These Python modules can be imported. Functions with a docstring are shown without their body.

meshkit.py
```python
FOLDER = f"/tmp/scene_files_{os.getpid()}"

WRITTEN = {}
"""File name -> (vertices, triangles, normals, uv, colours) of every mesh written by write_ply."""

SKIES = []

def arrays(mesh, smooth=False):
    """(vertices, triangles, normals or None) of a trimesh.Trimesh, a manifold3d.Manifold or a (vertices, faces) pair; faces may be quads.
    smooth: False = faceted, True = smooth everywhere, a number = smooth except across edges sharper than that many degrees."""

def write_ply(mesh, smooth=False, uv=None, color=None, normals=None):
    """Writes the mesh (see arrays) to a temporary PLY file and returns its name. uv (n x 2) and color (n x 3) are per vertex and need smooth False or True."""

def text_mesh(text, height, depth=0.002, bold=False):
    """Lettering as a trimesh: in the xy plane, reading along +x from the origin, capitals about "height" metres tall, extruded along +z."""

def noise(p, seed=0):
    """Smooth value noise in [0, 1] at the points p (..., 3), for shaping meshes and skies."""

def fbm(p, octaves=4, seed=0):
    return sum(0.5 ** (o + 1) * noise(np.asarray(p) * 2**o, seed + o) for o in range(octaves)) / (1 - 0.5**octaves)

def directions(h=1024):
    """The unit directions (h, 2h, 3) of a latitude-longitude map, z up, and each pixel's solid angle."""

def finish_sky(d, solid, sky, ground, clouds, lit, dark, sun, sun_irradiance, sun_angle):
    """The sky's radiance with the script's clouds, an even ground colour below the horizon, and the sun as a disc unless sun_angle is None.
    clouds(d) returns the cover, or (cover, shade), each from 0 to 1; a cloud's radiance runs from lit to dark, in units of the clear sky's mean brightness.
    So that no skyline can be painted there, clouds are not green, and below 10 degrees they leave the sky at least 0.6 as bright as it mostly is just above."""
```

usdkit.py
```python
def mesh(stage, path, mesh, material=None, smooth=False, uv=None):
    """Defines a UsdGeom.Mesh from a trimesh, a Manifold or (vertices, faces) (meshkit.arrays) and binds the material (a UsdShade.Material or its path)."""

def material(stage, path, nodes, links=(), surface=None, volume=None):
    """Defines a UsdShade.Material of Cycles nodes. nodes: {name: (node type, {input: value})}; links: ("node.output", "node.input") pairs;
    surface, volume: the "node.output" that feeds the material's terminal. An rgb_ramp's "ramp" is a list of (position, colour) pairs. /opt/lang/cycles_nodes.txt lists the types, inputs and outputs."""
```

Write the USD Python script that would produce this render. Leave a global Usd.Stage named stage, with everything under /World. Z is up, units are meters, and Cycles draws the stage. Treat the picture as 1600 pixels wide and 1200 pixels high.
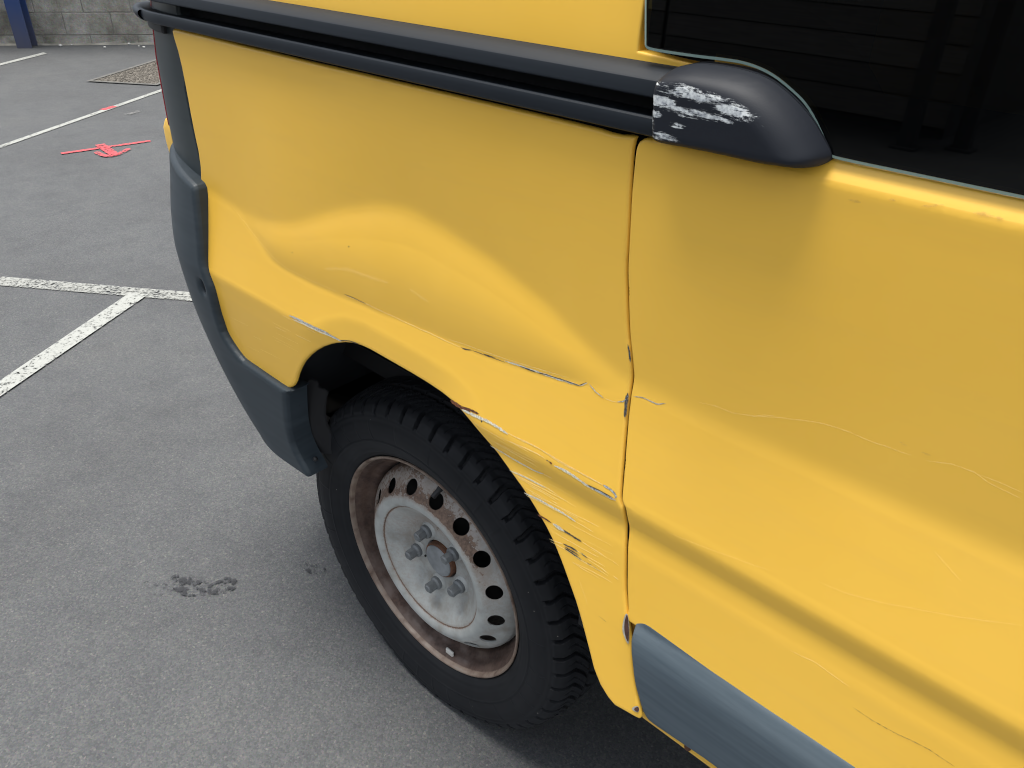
import math, random
import numpy as np, trimesh, manifold3d, usdkit, meshkit
from scipy.interpolate import PchipInterpolator, RegularGridInterpolator
from scipy.ndimage import gaussian_filter1d, gaussian_filter
from scipy.spatial import Delaunay, cKDTree
import shapely
from shapely.geometry import Polygon, LineString
from pxr import Usd, UsdGeom, UsdLux, UsdShade, Gf, Sdf, Vt

rng = np.random.default_rng(7)
stage = Usd.Stage.CreateInMemory()
UsdGeom.SetStageUpAxis(stage, UsdGeom.Tokens.z)
UsdGeom.SetStageMetersPerUnit(stage, 1.0)
UsdGeom.Xform.Define(stage, '/World')
UsdGeom.Scope.Define(stage, '/World/Looks')

# ------------------------------------------------------------------ camera
CAM_POS = (0.794463, -0.660432, 1.339515)
YAW, PITCH, ROLL, FOCAL_PX = -0.738965, 0.552845, 0.020542, 1234.29      # picture 1600 px wide
EXPOSURE = 2.27
def camera_axes():
    f = np.array([math.sin(YAW) * math.cos(PITCH), math.cos(YAW) * math.cos(PITCH), -math.sin(PITCH)])
    r = np.array([math.cos(YAW), -math.sin(YAW), 0.0])
    u = np.cross(r, f)
    return r * math.cos(ROLL) + u * math.sin(ROLL), -r * math.sin(ROLL) + u * math.cos(ROLL), f
cam = UsdGeom.Camera.Define(stage, '/World/camera')
_r, _u, _f = camera_axes()
cam.AddTransformOp().Set(Gf.Matrix4d(*_r, 0, *_u, 0, *(-_f), 0, *CAM_POS, 1))
cam.CreateHorizontalApertureAttr(36.0)
cam.CreateVerticalApertureAttr(27.0)
cam.CreateFocalLengthAttr(36.0 * FOCAL_PX / 1600)
cam.CreateClippingRangeAttr(Gf.Vec2f(0.05, 1000))
cam.CreateExposureAttr(EXPOSURE)

# ------------------------------------------------------------------ sky and sun (bright overcast)
SUN_DIR = np.array([-0.16, -0.03, 0.98]); SUN_DIR /= np.linalg.norm(SUN_DIR)
SUN_INTENSITY, SUN_ANGLE, SKY_STRENGTH = 0.34, 30.0, 0.10
def M(name, nodes, links=(), surface=None, volume=None):
    return usdkit.material(stage, '/World/Looks/' + name, nodes, links, surface, volume)
sky_mat = M('overcast_sky', {
    'tc': ('texture_coordinate', {}),
    'sky': ('sky_texture', {'sky_type': 'single_scattering', 'sun_disc': False,
                            'sun_elevation': float(math.asin(SUN_DIR[2])), 'sun_rotation': float(math.atan2(SUN_DIR[0], SUN_DIR[1]))}),
    'n': ('noise_texture', {'scale': 1.6, 'detail': 5.0, 'roughness': 0.55}),
    'cl': ('rgb_ramp', {'ramp': [(0.25, (2.15, 2.28, 2.45)), (0.75, (2.95, 3.0, 3.05))]}),
    'm': ('mix_color', {'fac': 0.85, 'use_clamp': False}),
    'sx': ('separate_xyz', {}), 'cie': ('map_range', {'from_min': 0.0, 'from_max': 1.0, 'to_min': 0.80, 'to_max': 1.0, 'clamp': True}),
    'mc': ('vector_math', {'math_type': 'scale'}),
    'bg': ('background_shader', {'strength': SKY_STRENGTH})},
    [('tc.generated', 'n.vector'), ('n.fac', 'cl.fac'), ('sky.color', 'm.a'), ('cl.color', 'm.b'), ('tc.generated', 'sx.vector'), ('sx.z', 'cie.value'), ('m.result', 'mc.vector1'), ('cie.result', 'mc.scale'), ('mc.vector', 'bg.color')], surface='bg.background')
dome = UsdLux.DomeLight.Define(stage, '/World/sky')
UsdShade.MaterialBindingAPI.Apply(dome.GetPrim()).Bind(sky_mat)
dome.GetPrim().SetCustomDataByKey('kind', 'structure')
sun = UsdLux.DistantLight.Define(stage, '/World/sun')
sun.CreateNormalizeAttr(True); sun.CreateIntensityAttr(SUN_INTENSITY); sun.CreateAngleAttr(SUN_ANGLE)
sun.CreateColorAttr(Gf.Vec3f(1.0, 0.965, 0.91))
_z = SUN_DIR; _x = np.cross([0, 1, 0], _z); _x /= np.linalg.norm(_x); _y = np.cross(_z, _x)
sun.AddTransformOp().Set(Gf.Matrix4d(*_x, 0, *_y, 0, *_z, 0, 0, 0, 30, 1))

# ------------------------------------------------------------------ helpers
def free(path):
    if not stage.GetPrimAtPath(path): return path
    k = 1
    while stage.GetPrimAtPath(f'{path}_{k:03d}'): k += 1
    return f'{path}_{k:03d}'
def path_of(parent): return '/World' if parent is None else str(parent.GetPath())
def tag(o, label=None, cat=None, group=None, kind=None):
    p = o.GetPrim() if hasattr(o, 'GetPrim') else o
    for k, v in (('label', label), ('category', cat), ('group', group), ('kind', kind)):
        if v: p.SetCustomDataByKey(k, v)
    return p
def obj(name, mesh, mat, parent=None, smooth=False, uv=None, label=None):
    m = usdkit.mesh(stage, free(path_of(parent) + '/' + name), mesh, mat, smooth=smooth, uv=uv)
    p = m.GetPrim()
    if label: p.SetCustomDataByKey('label', label)
    return p
def thing(name, loc=(0, 0, 0), rotz=0.0, parent=None):
    x = UsdGeom.Xform.Define(stage, free(path_of(parent) + '/' + name))
    x.AddTranslateOp().Set(Gf.Vec3d(*map(float, loc)))
    if rotz: x.AddRotateZOp().Set(float(math.degrees(rotz)))
    return x.GetPrim()
def cat(ms): return trimesh.util.concatenate(ms)
def box(sx, sy, sz, c=(0, 0, 0), bevel=0.0):
    if bevel <= 0:
        b = trimesh.creation.box((sx, sy, sz))
    else:
        v = []
        for a in (-1, 1):
            for b_ in (-1, 1):
                for d in (-1, 1):
                    for k in range(3):
                        h = np.array([sx, sy, sz]) / 2 - bevel; h[k] += bevel
                        v.append(h * (a, b_, d))
        b = trimesh.convex.convex_hull(np.array(v))
    b.apply_translation(c)
    return b
def revolve(profile, n=96, closed=False):
    """profile: (r, y) rows; axis along y; returns quads as (v, f)."""
    pr = np.asarray(profile, float); m = len(pr)
    th = np.linspace(0, 2 * np.pi, n, endpoint=False)
    v = np.stack([np.outer(np.cos(th), pr[:, 0]), np.broadcast_to(pr[:, 1], (n, m)), np.outer(np.sin(th), pr[:, 0])], -1).reshape(-1, 3)
    i = np.arange(n)[:, None]; j = np.arange(m if closed else m - 1)[None]
    j2 = (j + 1) % m; i2 = (i + 1) % n
    f = np.stack([i * m + j, i * m + j2, i2 * m + j2, i2 * m + j], -1).reshape(-1, 4)
    return trimesh.Trimesh(v, np.vstack([f[:, [0, 1, 2]], f[:, [0, 2, 3]]]), process=False)
def grid_mesh(P, closed_u=False, flip=False):
    """P: (nu, nv, 3)"""
    nu, nv = P.shape[:2]
    i = np.arange(nu if closed_u else nu - 1)[:, None]; j = np.arange(nv - 1)[None]
    i2 = (i + 1) % nu
    f = np.stack([i * nv + j, i2 * nv + j, i2 * nv + j + 1, i * nv + j + 1], -1).reshape(-1, 4)
    if flip: f = f[:, ::-1]
    return trimesh.Trimesh(P.reshape(-1, 3), np.vstack([f[:, [0, 1, 2]], f[:, [0, 2, 3]]]), process=False)
def tube(path, radius, n=8):
    P = np.asarray(path, float); r = np.broadcast_to(radius, (len(P),))
    T = np.gradient(P, axis=0); T /= np.linalg.norm(T, axis=1, keepdims=True)
    up = np.array([0, 0, 1.0]) if abs(T[0, 2]) < 0.9 else np.array([1.0, 0, 0])
    A = np.cross(T, up); A /= np.linalg.norm(A, axis=1, keepdims=True); B = np.cross(T, A)
    th = np.linspace(0, 2 * np.pi, n, endpoint=False)
    R = P[:, None] + r[:, None, None] * (np.cos(th)[None, :, None] * A[:, None] + np.sin(th)[None, :, None] * B[:, None])
    m = grid_mesh(R.transpose(1, 0, 2), closed_u=True)
    caps = []
    for e, s in ((0, 1), (-1, -1)):
        k = len(R[e]); vv = np.vstack([R[e], P[e]]); ff = [[i, (i + 1) % k, k][::s] for i in range(k)]
        caps.append(trimesh.Trimesh(vv, ff, process=False))
    return cat([m] + caps)
def sweep_x(section, x0, x1, n=2, ends=True):
    """closed section of (y, z) rows extruded along x."""
    s = np.asarray(section, float); xs = np.linspace(x0, x1, n)
    P = np.stack([np.stack([np.full(len(s), x), s[:, 0], s[:, 1]], -1) for x in xs], 1)
    m = grid_mesh(P, closed_u=True)
    ms = [m]
    if ends:
        poly = trimesh.creation.triangulate_polygon(Polygon(s), engine='earcut')
        for x in (x0, x1):
            vv = np.column_stack([np.full(len(poly[0]), x), poly[0]])
            ms.append(trimesh.Trimesh(vv, poly[1] if x == x1 else poly[1][:, ::-1], process=False))
    m = cat(ms); m.merge_vertices(); trimesh.repair.fix_normals(m)
    return m
def chaikin(p, n=2, closed=True):
    p = np.asarray(p, float)
    for _ in range(n):
        q = np.roll(p, -1, 0) if closed else p[1:]
        a = p if closed else p[:-1]
        new = np.stack([0.75 * a + 0.25 * q, 0.25 * a + 0.75 * q], 1).reshape(-1, p.shape[1])
        p = new if closed else np.vstack([p[:1], new, p[-1:]])
    return p

# ------------------------------------------------------------------ measured outlines, metres (x, z on the flank; x, y on the ground)
BOUNDARY = [(-0.443, 0.917), (-0.337, 0.907), (-0.265, 0.905), (-0.175, 0.927), (-0.091, 0.965), (-0.032, 0.987), (0.023, 1.002), (0.072, 1.006), (0.14, 0.996), (0.204, 0.983), (0.292, 0.957), (0.367, 0.922), (0.41, 0.912)]
FOLD = [(-0.347, 0.912), (-0.291, 0.88), (-0.244, 0.856), (-0.21, 0.851), (-0.144, 0.851), (-0.081, 0.853), (-0.036, 0.856), (0.02, 0.858), (0.073, 0.863), (0.146, 0.865), (0.181, 0.867), (0.246, 0.872), (0.305, 0.88), (0.355, 0.89), (0.385, 0.895), (0.416, 0.902)]
ARCH = [(0.4598, 0.514), (0.4514, 0.5356), (0.4277, 0.5791), (0.4051, 0.6178), (0.3915, 0.6358), (0.3683, 0.6658), (0.3477, 0.6881), (0.3272, 0.7043), (0.3032, 0.7217), (0.2711, 0.7389), (0.2359, 0.7589), (0.1971, 0.7827), (0.1621, 0.7922), (0.1098, 0.7944), (0.084, 0.7953), (0.0303, 0.7961), (-0.012, 0.7967), (-0.0479, 0.7914), (-0.0873, 0.7746), (-0.1258, 0.7516), (-0.1622, 0.7206), (-0.1931, 0.6838), (-0.2151, 0.6467)]
QUARTER_TOP = [(-0.4708, 1.1551), (-0.468, 1.1606), (-0.4532, 1.162), (0.0344, 1.1595), (0.3175, 1.1618), (0.3809, 1.161), (0.3881, 1.1591), (0.3867, 1.1545), (0.3854, 1.1428), (0.3876, 1.1078), (0.3912, 1.0612), (0.3921, 1.0325), (0.3973, 1.0), (0.4032, 0.9665), (0.4106, 0.9399), (0.4139, 0.9209), (0.4157, 0.8998), (0.419, 0.8775), (0.4225, 0.8571), (0.4305, 0.8161), (0.4359, 0.7904), (0.4388, 0.783), (0.4427, 0.778), (0.4452, 0.7554), (0.4528, 0.7265), (0.4618, 0.6816), (0.47, 0.6569), (0.4794, 0.6308), (0.4863, 0.612), (0.4962, 0.5806), (0.5057, 0.5583), (0.5162, 0.5365), (0.5209, 0.524), (0.5114, 0.5212), (0.498, 0.5192), (0.4798, 0.5156)]
QUARTER_REAR = [(-0.2313, 0.642), (-0.2827, 0.6428), (-0.3523, 0.645), (-0.3919, 0.6514), (-0.4116, 0.6714), (-0.4175, 0.708), (-0.4173, 0.758), (-0.4223, 0.8028), (-0.4344, 0.8425), (-0.443, 0.893), (-0.4483, 0.9167), (-0.4534, 0.9644), (-0.458, 1.0196), (-0.4587, 1.0733), (-0.461, 1.1198)]
DOOR_EDGE = [(0.4094, 1.1617), (0.4003, 1.1596), (0.3933, 1.1563), (0.39, 1.1506), (0.3892, 1.1407), (0.3898, 1.1083), (0.3927, 1.0616), (0.3947, 1.0333), (0.3996, 1.0008), (0.4054, 0.9674), (0.4121, 0.9405), (0.4166, 0.922), (0.4179, 0.9007), (0.4212, 0.8784), (0.4266, 0.8516), (0.4334, 0.8175), (0.4385, 0.7917), (0.4409, 0.7859), (0.4458, 0.7809), (0.4479, 0.7675), (0.4555, 0.7281), (0.4649, 0.6836), (0.4737, 0.6521), (0.4896, 0.6556), (0.5728, 0.6512), (0.6478, 0.6473), (0.7286, 0.6436)]
CLADDING = [(0.4867, 0.6402), (0.4854, 0.6483), (0.491, 0.6527), (0.4993, 0.6551), (0.5733, 0.6515), (0.6481, 0.6488), (0.738, 0.6487), (0.4882, 0.63), (0.4945, 0.6064), (0.5034, 0.57), (0.5167, 0.5364), (0.5253, 0.5258), (0.5361, 0.5246), (0.6057, 0.5301)]
SILL = [(0.5073, 0.4822), (0.5284, 0.4857), (0.5965, 0.4869)]
CAP = [(0.4139, 1.204), (0.4147, 1.2122), (0.4176, 1.2182), (0.4221, 1.2217), (0.4304, 1.2243), (0.442, 1.2273), (0.4623, 1.228), (0.4832, 1.2275), (0.5045, 1.2239), (0.526, 1.2137), (0.5442, 1.2005), (0.556, 1.1886), (0.5655, 1.1777), (0.5638, 1.172), (0.5592, 1.1681), (0.5485, 1.1654), (0.5167, 1.1631), (0.4735, 1.163), (0.4269, 1.1614), (0.4203, 1.1623), (0.4177, 1.1667)]
CAP_IN = [(0.4246, 1.2138), (0.4742, 1.2175), (0.5066, 1.2108), (0.5255, 1.1953), (0.5462, 1.178)]
GLASS = [(0.3796, 1.268), (0.3841, 1.2329), (0.3878, 1.2297), (0.4339, 1.2298), (0.4593, 1.2306), (0.4809, 1.2305), (0.5021, 1.2262), (0.5217, 1.2169), (0.5368, 1.2076), (0.5523, 1.19), (0.5605, 1.1772), (0.5633, 1.1743), (0.5851, 1.1741), (0.6951, 1.1767)]
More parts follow.
